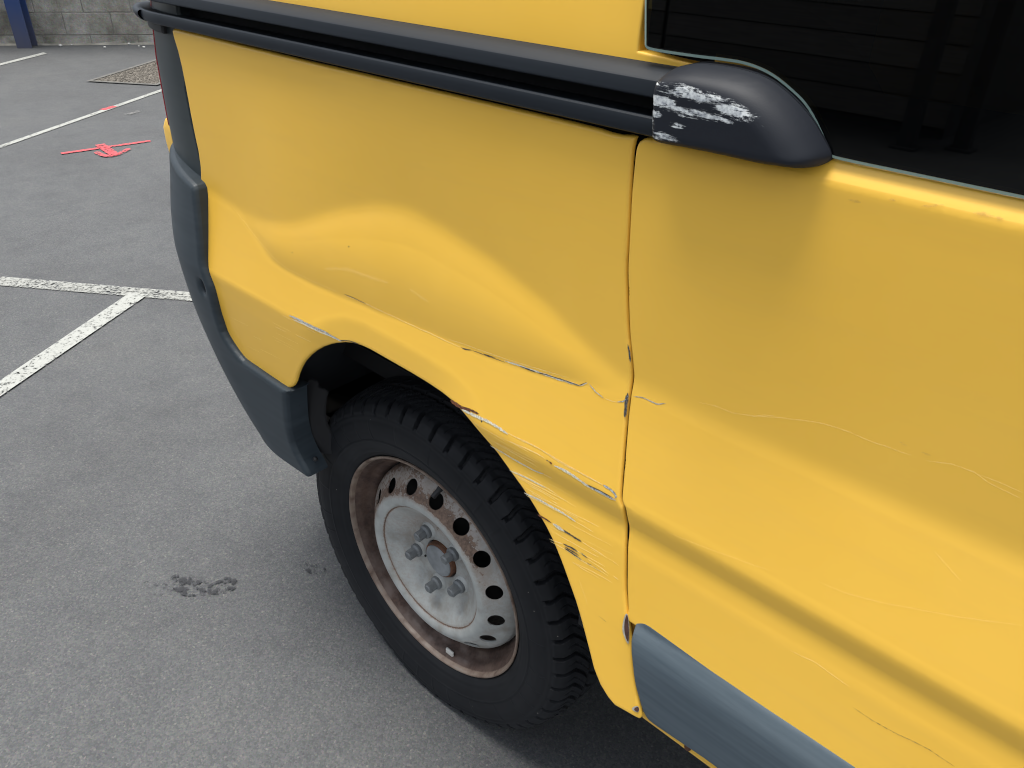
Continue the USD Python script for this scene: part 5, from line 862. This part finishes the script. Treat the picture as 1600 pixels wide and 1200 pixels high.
def disc():
    face = [(0.1870, 0.0440), (0.1848, 0.0340), (0.1825, 0.0290), (0.1780, 0.0235), (0.1700, 0.0160), (0.1610, 0.0085), (0.1520, 0.0010), (0.1460, -0.0035), (0.1400, -0.0062), (0.1340, -0.0068), (0.1285, -0.0052), (0.1245, -0.0025), (0.1222, 0.0006), (0.1200, 0.0012),
            (0.1170, 0.0030), (0.1110, 0.0080), (0.1040, 0.0140), (0.0960, 0.0205), (0.0890, 0.0258), (0.0840, 0.0290), (0.0800, 0.0302), (0.0770, 0.0296), (0.0720, 0.0310), (0.0500, 0.0315), (0.0420, 0.0312), (0.0385, 0.0325), (0.0370, 0.036)]
    back = [(r_, y_ + 0.0035) for r_, y_ in face[::-1]]
    m = revolve(np.array(face + back), 192, closed=True)
    m.merge_vertices(); trimesh.repair.fix_normals(m)
    if m.volume < 0: m.invert()
    man = manifold3d.Manifold(manifold3d.Mesh(np.asarray(m.vertices, np.float32), np.asarray(m.faces, np.uint32)))
    for k in range(16):
        a = math.radians(150.8 - 22.5 * k)
        n = np.array([0.64 * math.cos(a), -0.768, 0.64 * math.sin(a)])
        cyl = trimesh.creation.cylinder(radius=0.0150, height=0.05, sections=36)
        T = trimesh.geometry.align_vectors([0, 0, 1], n); T[:3, 3] = [0.161 * math.cos(a), 0.0085, 0.161 * math.sin(a)]
        cyl.apply_transform(T)
        man = man - manifold3d.Manifold(manifold3d.Mesh(np.asarray(cyl.vertices, np.float32), np.asarray(cyl.faces, np.uint32)))
    o = man.to_mesh(); return trimesh.Trimesh(o.vert_properties[:, :3], o.tri_verts, process=True)
dm = disc()
dm = dm.subdivide_to_size(0.012)if False else dm
vs, fs = trimesh.remesh.subdivide_to_size(dm.vertices, dm.faces, 0.010); dm = trimesh.Trimesh(vs, fs, process=True)
dm_s = trimesh.graph.smooth_shade(dm, angle=math.radians(28), facet_minarea=None)
dp = obj('wheel_disc', dm_s, disc_mat, wheel, smooth=True, label='silver painted steel wheel disc with round holes and rust')
v = np.array(dm_s.vertices); rr_ = np.hypot(v[:, 0], v[:, 2]); an = np.degrees(np.arctan2(v[:, 2], v[:, 0]))
# how far the rust has got: the outer ring, worst on the upper left, the groove, round the holes
ring_ = np.interp(rr_, [0.139, 0.144, 0.150, 0.170, 0.180, 0.186], [0, 0.40, 0.55, 0.40, 0.42, 0.55])
upl = np.clip(np.cos(np.radians(an - 118)) * 0.62 + 0.30, -0.12, 0.75)
groove_ = np.exp(-((rr_ - 0.1215) / 0.0013) ** 2) * 0.74 + np.exp(-((rr_ - 0.1225) / 0.004) ** 2) * 0.16
ru = np.maximum(ring_ * (0.35 + upl), groove_) + np.where(rr_ < 0.118, 0.12 + 0.30 * np.exp(-((rr_ - 0.078) / 0.022) ** 2) * (0.45 + 0.55 * np.cos(np.radians(an - 95))), 0)
ru = ru + np.where(rr_ > 0.139, 0.22 * np.exp(-(((an - 55 + 180) % 360 - 180) / 34) ** 2), 0) * np.exp(-((rr_ - 0.150) / 0.012) ** 2)
UsdGeom.PrimvarsAPI(dp).CreatePrimvar('rust', Sdf.ValueTypeNames.FloatArray, 'vertex').Set(Vt.FloatArray.FromNumpy(ru.astype(np.float32)))
bolt_r = 0.0595
for a in (119.5, 191.5, 263.5, 335.5, 47.5):
    t = math.radians(a); c_ = np.array([bolt_r * math.cos(t), 0, bolt_r * math.sin(t)])
    pad = revolve([(0.0, 0.0262), (0.0125, 0.0262), (0.0150, 0.0275), (0.0175, 0.0318)], 28); pad.apply_translation(c_); obj('bolt_seat', pad, disc_mat, wheel, smooth=40)
    fl = revolve([(0.0, 0.0175), (0.0100, 0.0175), (0.0128, 0.0205), (0.0132, 0.0230), (0.0128, 0.0265)], 28)
    hx = trimesh.creation.cylinder(radius=0.0098, height=0.0165, sections=6); hx.apply_transform(trimesh.transformations.rotation_matrix(np.pi / 2, [1, 0, 0])); hx.apply_transform(trimesh.transformations.rotation_matrix(a * 1.7, [0, 1, 0])); hx.apply_translation((0, 0.0108, 0))
    tip = revolve([(0.0, 0.0005), (0.0060, 0.0005), (0.0078, 0.0026)], 20)
    b_ = cat([fl, hx, tip]); b_.apply_translation(c_); obj('wheel_bolt', b_, bolt_mat, wheel, smooth=30)
obj('hub_cap', revolve([(0.0, 0.0215), (0.020, 0.0215), (0.0285, 0.0220), (0.0312, 0.0232), (0.0318, 0.0250)], 64), hub_mat, wheel, smooth=40)
obj('hub_rim', revolve([(0.0318, 0.0245), (0.0340, 0.0250), (0.0352, 0.0270), (0.0352, 0.0300), (0.0340, 0.0305), (0.0350, 0.0315), (0.0358, 0.0420)], 64), hub_rust, wheel, smooth=30)
hole_a = math.radians(205)
hb = trimesh.creation.cylinder(radius=0.0028, height=0.002, sections=16); hb.apply_transform(trimesh.transformations.rotation_matrix(np.pi / 2, [1, 0, 0])); hb.apply_translation((0.0475 * math.cos(hole_a), 0.0305, 0.0475 * math.sin(hole_a))); obj('locating_hole', hb, deep, wheel)
va = math.radians(83.0); v0 = np.array([0.192 * math.cos(va), 0.026, 0.192 * math.sin(va)]); v1 = np.array([0.176 * math.cos(va), 0.000, 0.176 * math.sin(va)])
obj('valve', tube([v0, v0 + (v1 - v0) * .5, v0 + (v1 - v0) * .55, v1, v1 + (v1 - v0) * .02], [0.0060, 0.0055, 0.0048, 0.0048, 0.003], 14), black, wheel, smooth=40)
obj('brake_drum', revolve([(0.0, 0.075), (0.12, 0.075), (0.135, 0.08), (0.14, 0.16)], 48), under_mat, wheel, smooth=30)
obj('wheel_weight', box(0.020, 0.006, 0.012, (0.203 * math.cos(math.radians(-79)), 0.010, 0.203 * math.sin(math.radians(-79))), 0.002), stone_mat, wheel)
# the other wheels repeat this one
for x_, y_, rz in ((3.098, 0.0, 0.0), (0.0, 1.66, 180.0), (3.098, 1.66, 180.0)):
    w_ = UsdGeom.Xform.Define(stage, free('/World/parked_van/rear_wheel').replace('rear_wheel', 'rear_wheel'))
    w_.GetPrim().GetReferences().AddInternalReference('/World/parked_van/rear_wheel')
    w_.ClearXformOpOrder(); w_.AddTranslateOp().Set(Gf.Vec3d(x_, y_, ZC)); w_.AddRotateZOp().Set(rz)
    w_.GetPrim().SetInstanceable(True)

# ------------------------------------------------------------------ what stands behind the camera and shows in the window
tb = thing('timber_shed', (-1.45, -6.95, 0)); tag(tb, 'dark boarded shed seen only as a reflection in the van window', 'shed')
obj('shed_core', box(9.0, 3.0, 3.75, (-4.2, -1.56, 1.875)), dark_steel, tb)
for k in range(17):
    z_ = 0.10 + k * 0.215
    for j, (xa, xb) in enumerate(((-8.7, -5.6), (-5.55, -2.6), (-2.55, 0.3))):
        b_ = box(xb - xa, 0.024, 0.205, ((xa + xb) / 2, -0.035 + 0.0 * k, z_ + 0.10)); b_.apply_transform(trimesh.transformations.rotation_matrix(0.05, [1, 0, 0], [0, 0, z_ + 0.1]))
        obj('board', b_, timber, tb)
obj('shed_roof', box(9.6, 4.2, 0.10, (-4.2, -1.1, 3.85)), dark_steel, tb)
for k, (x_, y_) in enumerate(((-1.23, -6.36), (-0.91, -6.715))):
    p = thing('shed_post', (x_, y_, 0)); tag(p, ('dark post nearest the shed reflected in the van window', 'outer dark post reflected at the right of the van window')[k], 'post')
    obj('shaft', box(0.12, 0.12, 3.8, (0, 0, 1.9), 0.006), dark_steel, p); obj('base_plate', box(0.20, 0.20, 0.02, (0, 0, 0.012), 0.003), dark_steel, p)
fw = thing('far_building', (-2.0, -19.0, 0)); tag(fw, 'plain rendered building across the car park, reflected beyond the shed', 'building')
obj('wall', box(90, 6.0, 6.0, (0, -3, 3.0)), far_wall, fw)
for k in range(9):
    w_ = obj('window', box(1.5, 0.06, 1.3, (-14 + 3.4 * k, 0.0, 3.6)), dark_steel, fw)
    obj('window_sill', box(1.7, 0.16, 0.08, (-14 + 3.4 * k, 0.05, 2.9)), far_wall, w_)
